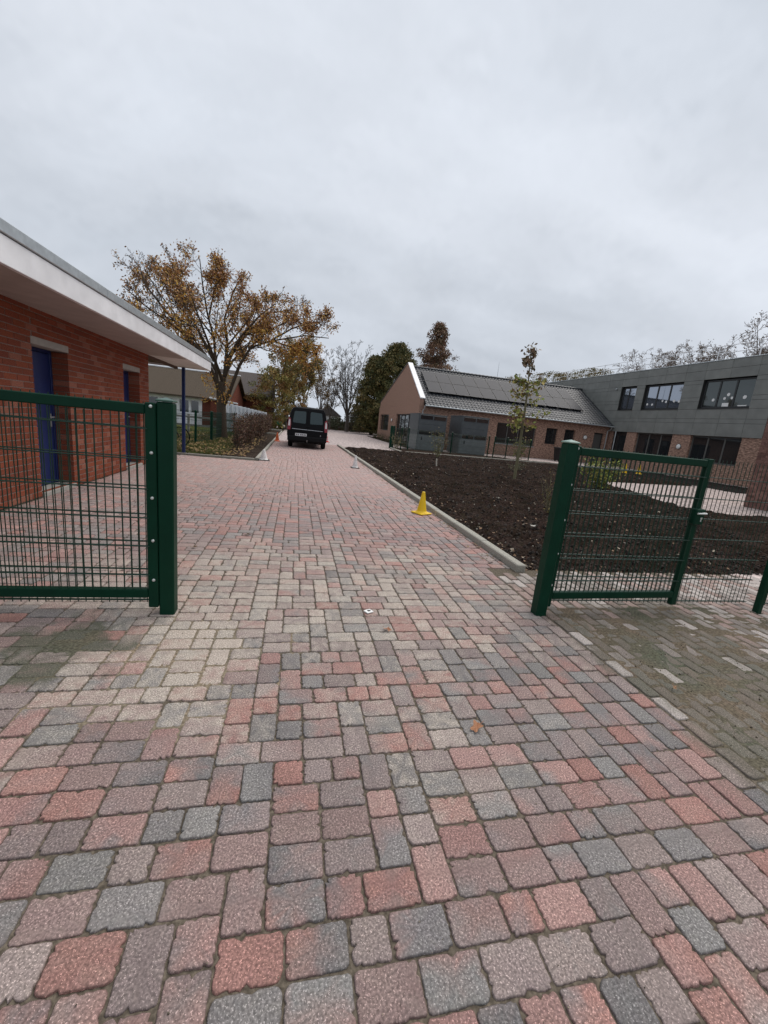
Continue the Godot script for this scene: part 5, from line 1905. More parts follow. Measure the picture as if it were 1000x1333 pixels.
func big_post(called: String, label: String, x: float, z: float, w: float, tall: float, light_cap: bool) -> Node3D:
	var o := thing(called, label, "post", Vector3(x, 0, z))
	var b := MB.new()
	b.box(Vector3(0, tall * 0.5 - 0.03, 0), Vector3(w, tall + 0.06, w), 0.008)
	part("shaft", b, M.green_steel, o)
	b = MB.new()
	var h := w * 0.5 + 0.004
	var y := tall + 0.002
	b.bb(Vector3(-h, y, -h), Vector3(h, y + 0.012, h), 0.003)
	for k in 4:
		var p := Vector3(h * 0.96, y + 0.0121, h * 0.96).rotated(Vector3.UP, PI * 0.5 * k)
		var q := Vector3(h * 0.96, y + 0.0121, h * 0.96).rotated(Vector3.UP, PI * 0.5 * (k + 1))
		p.y = y + 0.0121
		q.y = y + 0.0121
		b.to(p, q, Vector3(0, y + 0.03, 0), Vector3(0, y, 0))
	part("cap", b, M.cap_light if light_cap else M.cap_dark, o)
	return o

# mesh of upright bars with double cross bars; every bar is a part
func mesh_panel(o: Node3D, x0: float, x1: float, low: float, high: float, rows: Array, first := 0.05) -> void:
	var b := MB.new()
	b.rod(Vector3(0, low, 0), Vector3(0, high, 0), 0.0032, 6)
	var up := b.mesh()
	b = MB.new()
	b.rod(Vector3(x0, 0, 0), Vector3(x1, 0, 0), 0.0038, 6)
	var across := b.mesh()
	var x := x0 + first
	while x < x1 - 0.01:
		inst("upright_bar", up, M.green_wire, o).position = Vector3(x, 0, 0)
		x += 0.05
	for y in rows:
		for s in [-1, 1]:
			inst("cross_bar", across, M.green_wire, o).position = Vector3(0, y, 0.0072 * s)

func gate_leaf(o: Node3D, s: float, lock: bool) -> void:
	# s = +1: the leaf reaches towards +x from its hinge stile at local x = 0
	var a := 0.065
	var wide := 1.49
	var stile := func(x: float) -> void:
		var b := MB.new()
		b.box(Vector3(s * x, 0.775, 0), Vector3(a, 1.43, 0.05), 0.006)
		part("stile", b, M.green_steel, o)
	stile.call(a * 0.5)
	stile.call(wide - a * 0.5)
	for y in [0.165, 1.445]:
		var b := MB.new()
		b.box(Vector3(s * wide * 0.5, y, 0), Vector3(wide - a * 2.0 - 0.001, 0.066, 0.05), 0.006)
		part("rail", b, M.green_steel, o)
	var g := Node3D.new()
	var lo := a - 0.015 if s > 0 else -(wide - a + 0.015)
	var hi := wide - a + 0.015 if s > 0 else -(a - 0.015)
	var b2 := MB.new()
	b2.rod(Vector3(0, 0.20, 0), Vector3(0, 1.41, 0), 0.0032, 6)
	var up := b2.mesh()
	b2 = MB.new()
	b2.rod(Vector3(lo, 0, 0), Vector3(hi, 0, 0), 0.0038, 6)
	var across := b2.mesh()
	var x := lo + 0.028
	while x < hi:
		inst("upright_bar", up, M.green_wire, o).position = Vector3(x, 0, 0.024)
		x += 0.05
	for y in BAR_ROWS:
		for q in [-1, 1]:
			inst("cross_bar", across, M.green_wire, o).position = Vector3(0, y, 0.024 + 0.0072 * q)
	g.free()
	b2 = MB.new()
	b2.lathe(Vector3.ZERO, [Vector2(0.011, 0), Vector2(0.011, 0.003), Vector2(0.0085, 0.007), Vector2(0, 0.009)], 10, Basis(Vector3.RIGHT, Vector3.BACK, Vector3.DOWN))
	var bolt := b2.mesh()
	for y in [0.27, 0.56, 0.86, 1.165, 1.465]:
		inst("bolt", bolt, M.bolt, o).position = Vector3(s * a * 0.42, y, 0.0252)
	# hinges
	for y in [0.36, 1.22]:
		b2 = MB.new()
		b2.rod(Vector3(s * 0.004, y - 0.05, -0.03), Vector3(s * 0.004, y + 0.05, -0.03), 0.012, 8)
		part("hinge", b2, M.green_steel, o)
	if lock:
		var lx := s * (wide - a * 0.5 - 0.012)
		b2 = MB.new()
		b2.box(Vector3(lx, 0.955, 0.03), Vector3(0.105, 0.15, 0.075), 0.008)
		var case := part("lock_case", b2, M.green_steel, o)
		b2 = MB.new()
		b2.rod(Vector3(lx + 0.02, 0.995, 0.068), Vector3(lx + 0.02, 0.995, 0.105), 0.009, 8)
		b2.rod(Vector3(lx + 0.02, 0.995, 0.105), Vector3(lx - 0.085, 0.993, 0.105), 0.0085, 8)
		part("handle", b2, M.bolt, case)
		b2 = MB.new()
		b2.box(Vector3(lx + 0.015, 0.93, 0.0685), Vector3(0.012, 0.034, 0.004), 0.001)
		b2.lathe(Vector3(lx + 0.015, 0.944, 0.068), [Vector2(0.011, 0), Vector2(0.011, 0.004), Vector2(0, 0.004)], 10, Basis(Vector3.RIGHT, Vector3.BACK, Vector3.DOWN))
		part("keyhole", b2, M.bolt, case)

func gates() -> void:
	big_post("gate_post", "square dark green gate post beside the brick outbuilding's side of the gateway", -0.84, -3.04, 0.10, 1.5, false)
	big_post("gate_post", "square dark green gate post standing in spilled soil at the planting bed", 2.185, -3.0, 0.10, 1.5, true)
	var o := thing("green_gate", "open green mesh gate leaf folded back towards the brick outbuilding", "gate", Vector3(-0.893, 0, -3.01), "gate leaves")
	gate_leaf(o, -1.0, false)
	o = thing("green_gate", "open green mesh gate leaf with a lock case and handle", "gate", Vector3(2.2385, 0, -3.03), "gate leaves", 0.035)
	gate_leaf(o, 1.0, true)
	var rows := [0.07] + BAR_ROWS
	o = thing("mesh_fence", "green double bar mesh panel behind the leaf by the brick outbuilding", "fence", Vector3(0, 0, -3.10), "mesh fence panels beside the gateway")
	mesh_panel(o, -3.40, -0.90, 0.05, 1.49, rows)
	o = thing("mesh_fence", "green double bar mesh panel behind the leaf with the lock", "fence", Vector3(0, 0, -3.13), "mesh fence panels beside the gateway")
	mesh_panel(o, 2.25, 4.70, 0.05, 1.49, rows, 0.02)
	o = thing("mesh_fence", "green double bar mesh panel beyond the slim fence post", "fence", Vector3(0, 0, -3.08), "mesh fence panels beside the gateway")
	mesh_panel(o, 4.74, 7.2, 0.05, 1.49, rows)
	big_post("fence_post", "slim green fence post at the frame's edge, past the gate's lock", 4.72, -3.02, 0.06, 1.52, false)

func thin_panel(called: String, label: String, a: Vector3, e: Vector3, tall: float, group: String) -> void:
	var o := thing(called, label, "fence", a, group)
	var d := e - a
	var n := int(d.length() / 0.05)
	var b := MB.new()
	for k in n + 1:
		var p := d * (float(k) / n)
		b.rod(p + Vector3(0, 0.05, 0), p + Vector3(0, tall, 0), 0.0042, 3)
	stuff(part("upright_bars", b, M.green_wire, o))
	var y := 0.1
	while y < tall:
		b = MB.new()
		b.rod(Vector3(0, y, 0), d + Vector3(0, y, 0), 0.006, 4)
		part("cross_bar", b, M.green_wire, o)
		y += 0.2
	b = MB.new()
	b.rod(Vector3(0, tall - 0.03, 0), d + Vector3(0, tall - 0.03, 0), 0.006, 4)
	part("cross_bar", b, M.green_wire, o)

func small_post(label: String, x: float, z: float, tall: float, group: String, w := 0.06) -> void:
	var o := big_post("fence_post", label, x, z, w, tall, false)
	o.set_meta("group", group)

func far_fences() -> void:
	# round the yard of the gabled house
	var g := "fence posts before the storage sheds"
	var pts := [Vector3(6.62, 0, -25.85), Vector3(7.13, 0, -26.05), Vector3(10.2, 0, -26.3), Vector3(12.67, 0, -25.85), Vector3(12.9, 0, -25.5), Vector3(14.2, 0, -26.2), Vector3(16.6, 0, -27.2)]
	var where := ["first of the pair by the small gate", "second of the pair by the small gate", "alone between the two storage sheds", "inner one of the pair beside the second shed", "outer one of the pair beside the second shed", "before the wide window's first pane", "behind the young tree's stem"]
	for k in pts.size():
		small_post("thin green fence post, " + where[k], pts[k].x, pts[k].z, 1.45, g)
	var pg := "mesh panels before the house"
	thin_panel("mesh_fence", "narrow green mesh panel between the two posts by the small gate", pts[0], pts[1], 1.4, pg)
	thin_panel("mesh_fence", "green mesh panel before the first storage shed", pts[1], pts[2], 1.4, pg)
	thin_panel("mesh_fence", "green mesh panel before the second storage shed", pts[2], pts[3], 1.4, pg)
	thin_panel("mesh_fence", "green mesh panel before the house's wide window", pts[4], pts[5], 1.4, pg)
	thin_panel("mesh_fence", "green mesh panel ending behind the young tree", pts[5], pts[6], 1.4, pg)
	var o := thing("yard_gate", "dark green gate leaf standing open, almost edge on, by the gable", "gate", Vector3(6.15, 0, -26.9))
	for q in [Vector3(0, 0, 0), Vector3(0.34, 0, -0.75)]:
		var b := MB.new()
		b.box(Vector3(q.x, 0.75, q.z), Vector3(0.13, 1.46, 0.10), 0.01)
		part("stile", b, M.green_steel, o)
	for y in [0.1, 0.5, 0.9, 1.42]:
		var b := MB.new()
		b.rod(Vector3(0.02, y, -0.05), Vector3(0.32, y, -0.70), 0.03, 6)
		part("rail", b, M.green_steel, o)
	var wires := MB.new()
	for k in 28:
		var p := Vector3(0.34, 0, -0.75) * ((k + 0.5) / 28.0)
		wires.rod(p + Vector3(0, 0.1, 0), p + Vector3(0, 1.42, 0), 0.011, 4)
	stuff(part("upright_bars", wires, M.green_wire, o))
	thin_panel("mesh_fence", "green mesh panel joining the open yard gate to its post", Vector3(6.25, 0, -26.8), pts[0], 1.36, pg)
	# by the big tree
	g = "fence posts under the big oak"
	var lp := [Vector3(-6.9, 0.03, -17.5), Vector3(-3.85, 0.03, -17.7), Vector3(-3.53, 0.03, -19.15), Vector3(-3.46, 0.03, -21.6), Vector3(-3.3, 0.03, -24.2)]
	where = ["hidden furthest behind the canopy post", "nearest to the canopy post", "thickest, in the middle of its row", "before the oak's trunk", "last of its row, in the hedge"]
	for k in lp.size():
		small_post("green fence post under the oak, " + where[k], lp[k].x, lp[k].z, 1.30, g, 0.07 if k != 2 else 0.10)
	pg = "mesh panels under the big oak"
	thin_panel("mesh_fence", "green mesh panel behind the bicycle", lp[0], lp[1], 1.26, pg)
	thin_panel("mesh_fence", "green mesh panel over leafy grass, next to the blue canopy post", lp[1], lp[2], 1.26, pg)
	thin_panel("mesh_fence", "green mesh panel before the oak's trunk", lp[2], lp[3], 1.26, pg)
	thin_panel("mesh_fence", "green mesh panel running into the beech hedge", lp[3], lp[4], 1.26, pg)
	o = thing("rail_fence", "weathered grey rail fence on the lawn behind the mesh fence", "fence", Vector3(-9.5, 0, -25.0))
	for k in 4:
		var b := MB.new()
		b.box(Vector3(k * 1.85, 0.5, 0), Vector3(0.11, 1.0, 0.11), 0.01)
		part("post", b, M.grey_wood, o)
	for y in [0.42, 0.86]:
		var b := MB.new()
		b.box(Vector3(2.9, y, 0.075), Vector3(6.3, 0.11, 0.035), 0.006)
		part("rail", b, M.grey_wood, o)
	# far end of the road
	o = thing("board_fence", "brown upright board fence beyond the van", "fence", Vector3(2.2, 0, -62.4))
	for k in 44:
		var b := MB.new()
		b.box(Vector3(k * 0.165, 0.62 + rng.randf_range(-0.03, 0.03), rng.randf_range(-0.01, 0.01)), Vector3(0.145, 1.24, 0.025))
		part("board", b, M.brown_wood, o)
	o = thing("site_fence", "pale steel site fence panel beside the green machine", "fence", Vector3(-3.3, 0, -46.0))
	var b := MB.new()
	for x in [0.0, 1.1, 2.3]:
		b.rod(Vector3(x, 0, 0), Vector3(x, 1.6, 0), 0.03, 6)
	b.rod(Vector3(0, 1.6, 0), Vector3(2.3, 1.6, 0), 0.03, 6)
	b.rod(Vector3(0, 0.2, 0), Vector3(2.3, 0.2, 0), 0.025, 6)
	part("frame", b, M.zinc, o)
	for q in [["pale_house", "pale house wall glimpsed between thin trees above the van", 4.9, -70.0, 4.0, 2.0], ["pale_house", "white gabled house glimpsed below the bare tree", 11.8, -71.0, 6.0, 2.6]]:
		o = thing(q[0], q[1], "house", Vector3(q[2], 0, q[3]), "far houses behind the trees")
		b = MB.new()
		b.box(Vector3(0, q[5] * 0.5, 0), Vector3(q[4], q[5], 5.0))
		part("wall", b, M.white_paint, o)
		b = MB.new()
		b.prism(PackedVector2Array([Vector2(-q[4] * 0.55, q[5] + 0.01), Vector2(q[4] * 0.55, q[5] + 0.01), Vector2(0, q[5] + 1.6)]), Vector3(0, 0, 2.7), Vector3.RIGHT, Vector3.UP, Vector3(0, 0, -5.4))
		part("roof", b, M.old_roof_grey, o)
		b = MB.new()
		b.box(Vector3(0.6, q[5] * 0.55, 2.51), Vector3(0.9, 0.9, 0.04))
		part("window", b, M.glass, o)

# ---------------------------------------------------------------- van
func van() -> void:
	var o := thing("black_van", "black van parked on the paving, seen from behind", "van", Vector3(0.55, 0, -20.15), "", deg_to_rad(-1.5))
	# half profile of the body: height, half width, how far the rear face leans in at that height
	var prof := [[0.30, 0.80], [0.40, 0.90], [0.62, 0.945], [0.95, 0.95], [1.12, 0.94], [1.45, 0.87], [1.74, 0.80], [1.87, 0.72], [1.925, 0.56], [1.945, 0.0]]
	var stations := []
	var lean := [0.06, 0.0, 0.0, 0.02, 0.06, 0.12, 0.18, 0.23, 0.32, 0.36]
	var make := func(z: float, cap: float, narrow: float, tilt: bool) -> Array:
		var row := []
		for k in prof.size():
			var y: float = prof[k][0]
			var x: float = prof[k][1]
			if y > cap:
				x = x * (0.95 if k < prof.size() - 1 else 0.0)
				y = cap + (y - cap) * 0.06
			row.append(Vector3(x * narrow, y, z + (-lean[k] if tilt else 0.0)))
		return row
	stations.append(make.call(0.0, 3.0, 0.975, true))
	stations.append(make.call(-0.10, 3.0, 1.0, true))
	for z in [-0.6, -1.6, -2.6, -3.2]:
		stations.append(make.call(z, 3.0, 1.0, false))
	stations.append(make.call(-3.55, 1.72, 0.99, false))
	stations.append(make.call(-4.05, 1.22, 0.97, false))
	stations.append(make.call(-4.55, 1.08, 0.94, false))
	stations.append(make.call(-4.85, 0.80, 0.82, false))
	var b := MB.new()
	var rows := []
	for s in stations:
		var full := []
		for k in s.size():
			full.append(s[k])
		for k in range(s.size() - 2, -1, -1):
			full.append(Vector3(-s[k].x, s[k].y, s[k].z))
		rows.append(full)
	for r in rows.size() - 1:
		for k in rows[r].size() - 1:
			b.qo(rows[r][k], rows[r][k + 1], rows[r + 1][k + 1], rows[r + 1][k], (rows[r][0] + rows[r][rows[r].size() - 1]) * 0.5 + Vector3(0, 0.5, 0))
	for e in [0, rows.size() - 1]:
		var row: Array = rows[e]
		var inside: Vector3 = rows[1][5] * Vector3(0, 1, 1) if e == 0 else Vector3(0, 0.6, -4.0)
		inside = Vector3(0, 0.9, -1.5) if e == 0 else Vector3(0, 0.6, -4.0)
		for k in prof.size() - 2:
			var p := row.size() - 1 - k
			b.qo(row[k], row[k + 1], row[p - 1], row[p], inside)
		b.to(row[prof.size() - 2], row[prof.size() - 1], row[prof.size()], inside)
	b.bb(Vector3(-0.78, 0.26, -4.6), Vector3(0.78, 0.34, -0.12))
	part("body", b, M.car_paint, o)
	# the rear face as a plane: point at height y
	var rear := func(x: float, y: float, out: float) -> Vector3:
		var z := 0.0
		for k in prof.size() - 1:
			if y >= prof[k][0] and y <= prof[k + 1][0]:
				z = -lerpf(lean[k], lean[k + 1], (y - prof[k][0]) / (prof[k + 1][0] - prof[k][0]))
		return Vector3(x, y, z + out)
	var slab := func(called: String, corners: Array, t: float, m: Material, parent: Node) -> MeshInstance3D:
		var q := MB.new()
		var f := []
		var g := []
		var mid := Vector3.ZERO
		for c in corners:
			f.append(rear.call(c[0], c[1], t))
			g.append(rear.call(c[0], c[1], -0.04))
			mid += rear.call(c[0], c[1], 0.0) / corners.size()
		mid.z -= 0.02
		for k in range(1, corners.size() - 1):
			q.to(f[0], f[k], f[k + 1], mid)
		for k in corners.size():
			q.qo(f[k], f[(k + 1) % corners.size()], g[(k + 1) % corners.size()], g[k], mid)
		return part(called, q, m, parent)
	for s in [-1.0, 1.0]:
		slab.call("rear_window", [[s * 0.10, 1.20], [s * 0.13, 1.16], [s * 0.66, 1.18], [s * 0.70, 1.23], [s * 0.64, 1.68], [s * 0.60, 1.71], [s * 0.14, 1.73], [s * 0.10, 1.69]], 0.008, M.car_glass, o)
		var tl: MeshInstance3D = slab.call("tail_lamp", [[s * 0.80, 0.84], [s * 0.938, 0.84], [s * 0.925, 1.20], [s * 0.885, 1.42], [s * 0.80, 1.36], [s * 0.775, 1.1]], 0.022, M.lamp_red, o)
		slab.call("lamp_lens", [[s * 0.815, 1.02], [s * 0.905, 1.02], [s * 0.895, 1.22], [s * 0.87, 1.32], [s * 0.822, 1.30]], 0.03, M.lamp_white, tl)
	slab.call("chrome_strip", [[-0.72, 0.885], [0.72, 0.865], [0.72, 0.885], [-0.72, 0.91]], 0.016, M.chrome, o)
	var pl: MeshInstance3D = slab.call("number_plate", [[-0.56, 0.58], [-0.03, 0.58], [-0.03, 0.70], [-0.56, 0.70]], 0.02, M.plate, o)
	for q in [[-0.49, 0.06], [-0.41, 0.05], [-0.30, 0.05], [-0.23, 0.05], [-0.15, 0.05], [-0.09, 0.04]]:
		slab.call("plate_mark", [[q[0] - q[1] * 0.5, 0.605], [q[0] + q[1] * 0.5, 0.605], [q[0] + q[1] * 0.5, 0.675], [q[0] - q[1] * 0.5, 0.675]], 0.0215, M.plate_ink, pl)
	b = MB.new()
	b.box(Vector3(0, 0.45, -0.06), Vector3(1.84, 0.26, 0.22), 0.05)
	part("bumper", b, M.car_plastic, o)
	b = MB.new()
	b.rod(Vector3(0, 0.34, 0.0), Vector3(0, 0.34, 0.10), 0.025, 8)
	b.rod(Vector3(0, 0.33, 0.10), Vector3(0, 0.42, 0.10), 0.025, 8)
	part("tow_bar", b, M.chrome, o)
	b = MB.new()
	b.box(Vector3(0.0, 1.02, 0.012), Vector3(0.16, 0.035, 0.02), 0.006)
	part("door_handle", b, M.car_plastic, o)
	b = MB.new()
	b.box(Vector3(0.62, 0.66, 0.006), Vector3(0.05, 0.05, 0.012), 0.004)
	part("badge", b, M.chrome, o)
	b = MB.new()
	b.box(Vector3(0.0, 1.35, -0.09), Vector3(0.022, 1.0, 0.012), 0.003, Basis(Vector3.RIGHT, 0.18 * -1.0))
	part("door_seam", b, M.car_plastic, o)
	for s in [-1.0, 1.0]:
		b = MB.new()
		b.qo(Vector3(s * 0.912, 1.28, -0.55), Vector3(s * 0.912, 1.28, -2.1), Vector3(s * 0.845, 1.66, -2.1), Vector3(s * 0.845, 1.66, -0.65), Vector3(0, 1, -1.3))
		b.qo(Vector3(s * 0.912, 1.28, -2.3), Vector3(s * 0.912, 1.28, -3.3), Vector3(s * 0.845, 1.66, -3.0), Vector3(s * 0.845, 1.66, -2.3), Vector3(0, 1, -2.8))
		part("side_window", b, M.car_glass, o)
		b = MB.new()
		b.box(Vector3(s * 1.05, 1.17, -3.35), Vector3(0.18, 0.24, 0.12), 0.04)
		part("mirror", b, M.car_plastic, o)
		for z in [-0.95, -4.0]:
			b = MB.new()
			var B := Basis(Vector3(0, 0, 1), PI * 0.5)
			b.lathe(Vector3(s * 0.80, 0.325, z), [Vector2(0.20, -0.11), Vector2(0.30, -0.11), Vector2(0.325, -0.08), Vector2(0.325, 0.08), Vector2(0.30, 0.11), Vector2(0.20, 0.11), Vector2(0.20, -0.11)], 28, B)
			var wh := part("wheel", b, M.tyre, o)
			b = MB.new()
			b.lathe(Vector3(s * 0.80, 0.325, z), [Vector2(0.0, 0.07), Vector2(0.16, 0.085), Vector2(0.2, 0.10), Vector2(0.2, -0.10), Vector2(0.16, -0.085), Vector2(0.0, -0.07)], 20, B)
			part("hub", b, M.rim, wh)

# ---------------------------------------------------------------- cones and small things
func cone(label: String, at: Vector3, tall: float, base: float, m: Material, base_mat: Material, stripe: Material = null, group := "") -> Node3D:
	var o := thing("traffic_cone", label, "cone", at, group, rng.randf_range(-0.5, 0.5))
	var b := MB.new()
	b.box(Vector3(0, 0.014, 0), Vector3(base, 0.026, base), 0.008)
	for k in 4:
		b.box(Vector3(base * 0.36, 0.02, 0).rotated(Vector3.UP, PI * 0.5 * k), Vector3(base * 0.2, 0.03, base * 0.2), 0.006)
	part("base", b, base_mat, o)
	b = MB.new()
	var r0 := base * 0.33
	b.lathe(Vector3.ZERO, [Vector2(r0 * 1.22, 0.028), Vector2(r0 * 1.05, 0.045), Vector2(r0 * 0.95, 0.06), Vector2(r0 * 0.34, tall * 0.93), Vector2(r0 * 0.30, tall * 0.985), Vector2(r0 * 0.18, tall), Vector2(r0 * 0.12, tall * 0.985), Vector2(0.0, tall * 0.9)], 24)
	var body := part("cone_body", b, m, o)
	if stripe:
		for q in [[0.30, 0.48], [0.66, 0.80]]:
			b = MB.new()
			var f := func(t: float) -> float: return lerpf(r0 * 0.95, r0 * 0.34, clampf((t * tall - 0.06) / (tall * 0.93 - 0.06), 0, 1)) + 0.002
			b.lathe(Vector3.ZERO, [Vector2(f.call(q[0]), q[0] * tall), Vector2(f.call(q[1]), q[1] * tall)], 24)
			part("stripe", b, stripe, body)
	return o

func cones() -> void:
	cone("yellow cone standing beside the kerb near the young tree's bed", Vector3(2.29, 0.002, -6.93), 0.40, 0.27, M.yellow_plastic, M.yellow_plastic)
	cone("white cone on a dark base by the kerb, further off than the yellow one", Vector3(1.98, 0.0, -13.5), 0.42, 0.28, M.white_plastic, M.rubber)
	cone("grimy white cone on a wide grey base at the corner of the hedge bed", Vector3(-0.95, 0.0, -13.75), 0.34, 0.36, M.white_plastic, M.rubber)
	cone("orange cone beside the hedge bed's kerb, short of the van", Vector3(-0.98, 0.0, -24.0), 0.48, 0.34, M.orange_plastic, M.orange_plastic)
	cone("small red and white cone just past the van's bumper", Vector3(2.05, 0.0, -27.5), 0.36, 0.28, M.red_plastic, M.red_plastic, M.white_plastic)
	cone("yellow cone in the school yard, the nearer one behind the leafy shrub", Vector3(20.2, 0.0, -22.0), 0.62, 0.40, M.yellow_plastic, M.yellow_plastic, null, "yellow cones in the school yard")
	cone("yellow cone in the school yard, the farther one behind the leafy shrub", Vector3(21.9, 0.0, -22.7), 0.62, 0.40, M.yellow_plastic, M.yellow_plastic, null, "yellow cones in the school yard")

func oak_leaf(label: String, at: Vector3, size: float, turn: float, c: Color) -> void:
	var b := MB.new()
	b.col = c
	var n := 22
	var rim := []
	for k in n:
		var t := TAU * k / n
		var lobes := 0.80 + 0.26 * cos(t * 5.0)
		var p := Vector2(cos(t) * 0.5, sin(t) * 0.34) * lobes
		rim.append(Vector3(p.x, 0.010 / size + absf(p.y) * 0.35 + 0.10 * sin(p.x * 6.0 + turn) + rng.randf_range(0.0, 0.04), p.y) * size)
	for k in n:
		b.to(Vector3(0, 0.012, 0), rim[k], rim[(k + 1) % n], Vector3(0, -1, 0))
	b.rod(Vector3(0.45 * size, 0.012, 0), Vector3(0.72 * size, 0.02, 0.05 * size), 0.0015, 4)
	var o := part("fallen_leaf", b, M.fallen_leaf, self)
	o.position = at
	o.rotation.y = turn
	tag(o, label, "leaf", "fallen leaves on the paving")

func odds_and_ends() -> void:
	var tan_ := Color(0.36, 0.17, 0.09)
	oak_leaf("curled tan oak leaf on the paving, the one nearest the camera", Vector3(1.0, 0.002, -1.69), 0.085, 0.6, tan_)
	oak_leaf("tan leaf lying beyond the white tag towards the gate post", Vector3(0.745, 0.002, -2.72), 0.07, 2.2, tan_ * 1.05)
	oak_leaf("brown leaf on the spilled soil by the fence", Vector3(2.49, 0.012, -1.91), 0.045, 1.1, Color(0.27, 0.15, 0.08))
	oak_leaf("dark curled leaf beside the wet spot in the middle of the road", Vector3(-0.51, 0.002, -5.1), 0.08, 0.3, Color(0.10, 0.075, 0.05))
	oak_leaf("dark leaf lying closest to the outbuilding's gate post", Vector3(-1.0, 0.002, -4.55), 0.07, 2.9, Color(0.20, 0.13, 0.07))
	oak_leaf("brown leaf on the road towards the yellow cone", Vector3(1.25, 0.002, -3.91), 0.06, 4.0, Color(0.22, 0.13, 0.08))
	oak_leaf("small brown leaf between the yellow cone and the brown leaf", Vector3(1.0, 0.002, -5.4), 0.06, 5.0, Color(0.17, 0.11, 0.07))
	var o := thing("white_tag", "small white square tag with a dark centre lying on the setts", "tag", Vector3(0.655, 0.003, -3.03), "", 0.5)
	var b := MB.new()
	b.box(Vector3(0, 0.005, 0), Vector3(0.062, 0.008, 0.055), 0.002)
	part("plate", b, M.paper, o)
	b = MB.new()
	b.box(Vector3(0.004, 0.0105, 0), Vector3(0.024, 0.003, 0.022), 0.001)
	part("centre", b, M.rubber, o)
	o = thing("marker_stake", "short pale wooden stake stuck in the planting bed", "stake", Vector3(5.65, 0.0, -16.0))
	b = MB.new()
	b.box(Vector3(0.03, 0.16, 0), Vector3(0.055, 0.40, 0.02), 0.003, Basis(Vector3(0, 0, 1), 0.12))
	part("stake", b, M.wood_stake, o)
	o = thing("pale_slab", "broken pale slab lying flat in the dark planting bed", "slab", Vector3(3.95, 0.08, -6.0))
	b = MB.new()
	b.box(Vector3(0, 0.01, 0), Vector3(0.17, 0.03, 0.11), 0.006, Basis(Vector3.UP, 0.6))
	part("slab", b, M.concrete, o)
	# wheeled bin
	o = thing("wheeled_bin", "black wheeled rubbish bin standing at the house wall", "bin", Vector3(20.9, 0, -29.6))
	b = MB.new()
	for s in [[0.06, 0.58, 0.52], [0.35, 0.64, 0.60], [0.95, 0.74, 0.72]]:
		pass
	b.prism(PackedVector2Array([Vector2(-0.36, 0.08), Vector2(0.36, 0.08), Vector2(0.5, 1.02), Vector2(-0.5, 1.02)]), Vector3(0, 0, 0.36), Vector3.RIGHT, Vector3.UP, Vector3(0, 0, -0.72))
	part("tub", b, M.black_plastic, o)
	b = MB.new()
	b.box(Vector3(0, 1.07, 0.0), Vector3(1.08, 0.08, 0.84), 0.03)
	b.rod(Vector3(-0.4, 1.09, -0.43), Vector3(0.4, 1.09, -0.43), 0.025, 8)
	part("lid", b, M.black_plastic, o)
	for s in [-1.0, 1.0]:
		for z in [-0.25, 0.25]:
			b = MB.new()
			b.lathe(Vector3(s * 0.3, 0.1, z), [Vector2(0.0, -0.025), Vector2(0.1, -0.025), Vector2(0.1, 0.025), Vector2(0.0, 0.025)], 14, Basis(Vector3(0, 0, 1), PI * 0.5))
			part("wheel", b, M.tyre, o)
	# bicycle behind the canopy post
	o = thing("bicycle", "dark bicycle leaning behind the blue canopy post", "bicycle", Vector3(-4.28, 0.05, -15.0), "", 0.55)
	for x in [-0.52, 0.52]:
		b = MB.new()
		var ring := PackedVector3Array()
		var rr := PackedFloat32Array()
		for k in 25:
			ring.append(Vector3(x + cos(TAU * k / 24) * 0.33, 0.35 + sin(TAU * k / 24) * 0.33, 0))
			rr.append(0.018)
		b.tube(ring, rr, 6, false)
		for k in 12:
			b.rod(Vector3(x, 0.35, 0), Vector3(x + cos(TAU * k / 12) * 0.32, 0.35 + sin(TAU * k / 12) * 0.32, 0), 0.002, 3)
		part("wheel", b, M.tyre, o)
	b = MB.new()
	for q in [[-0.52, 0.35, -0.08, 0.32], [-0.52, 0.35, -0.18, 0.82], [-0.08, 0.32, -0.18, 0.86], [-0.08, 0.32, 0.34, 0.75], [-0.17, 0.80, 0.33, 0.82], [0.34, 0.72, 0.52, 0.35], [0.34, 0.72, 0.31, 1.0]]:
		b.rod(Vector3(q[0], q[1], 0), Vector3(q[2], q[3], 0), 0.017, 8)
	part("frame", b, M.black_tube, o)
	b = MB.new()
	b.rod(Vector3(0.31, 1.0, -0.27), Vector3(0.31, 1.0, 0.27), 0.014, 8)
	b.rod(Vector3(0.31, 1.0, -0.27), Vector3(0.18, 1.0, -0.29), 0.016, 8)
	b.rod(Vector3(0.31, 1.0, 0.27), Vector3(0.18, 1.0, 0.29), 0.016, 8)
	part("handlebar", b, M.black_tube, o)
	b = MB.new()
	b.box(Vector3(-0.2, 0.9, 0), Vector3(0.26, 0.06, 0.15), 0.025)
	part("saddle", b, M.black_plastic, o)
	# small green machine at the end of the hedge
	o = thing("green_machine", "small green and yellow ride-on machine beyond the hedge", "machine", Vector3(-1.85, 0, -44.0), "", 0.3)
	b = MB.new()
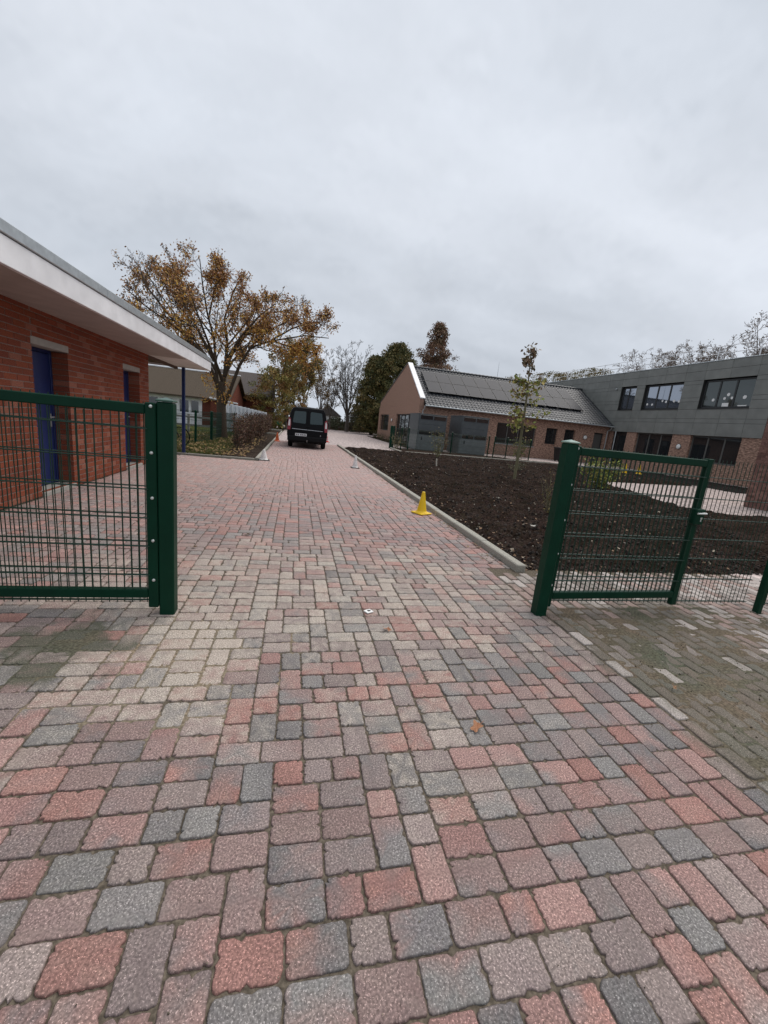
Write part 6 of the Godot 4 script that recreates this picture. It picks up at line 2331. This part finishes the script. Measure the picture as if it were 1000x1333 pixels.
	b.box(Vector3(0.15, 0.55, 0), Vector3(0.7, 0.34, 0.5), 0.08)
	b.box(Vector3(-0.4, 0.45, 0), Vector3(0.55, 0.24, 0.75), 0.06)
	part("body", b, M.machine_green, o)
	b = MB.new()
	b.box(Vector3(-0.38, 0.66, 0), Vector3(0.36, 0.1, 0.42), 0.04)
	b.box(Vector3(-0.55, 0.88, 0), Vector3(0.09, 0.4, 0.42), 0.04)
	part("seat", b, M.machine_yellow, o)
	b = MB.new()
	b.rod(Vector3(-0.02, 0.7, 0), Vector3(-0.14, 0.98, 0), 0.025, 8)
	b.lathe(Vector3(-0.14, 0.98, 0), [Vector2(0.17, 0.0), Vector2(0.19, 0.015), Vector2(0.17, 0.03)], 16, Basis(Vector3(0, 0, 1), 0.4))
	part("steering_wheel", b, M.black_plastic, o)
	for q in [[-0.45, 0.27, 0.42], [-0.45, 0.27, -0.42], [0.38, 0.20, 0.36], [0.38, 0.20, -0.36]]:
		b = MB.new()
		var B := Basis(Vector3.RIGHT, PI * 0.5)
		b.lathe(Vector3(q[0], q[1], q[2]), [Vector2(0.0, -0.09), Vector2(q[1], -0.09), Vector2(q[1], 0.09), Vector2(0.0, 0.09)], 18, B)
		var wh := part("wheel", b, M.tyre, o)
		b = MB.new()
		b.lathe(Vector3(q[0], q[1], q[2]), [Vector2(0.0, -0.1), Vector2(q[1] * 0.5, -0.1), Vector2(q[1] * 0.5, 0.1), Vector2(0.0, 0.1)], 14, B)
		part("hub", b, M.machine_yellow, wh)
	o = thing("lamp_column", "pale grey lamp column standing among the golden trees", "street lamp", Vector3(-0.3, 0, -46.8))
	b = MB.new()
	b.tube(PackedVector3Array([Vector3(0, 0, 0), Vector3(0, 1.2, 0), Vector3(0, 5.2, 0)]), PackedFloat32Array([0.09, 0.07, 0.05]), 8)
	part("column", b, M.zinc, o)
	b = MB.new()
	b.box(Vector3(0.12, 5.25, 0), Vector3(0.5, 0.1, 0.2), 0.03)
	part("lantern", b, M.zinc, o)
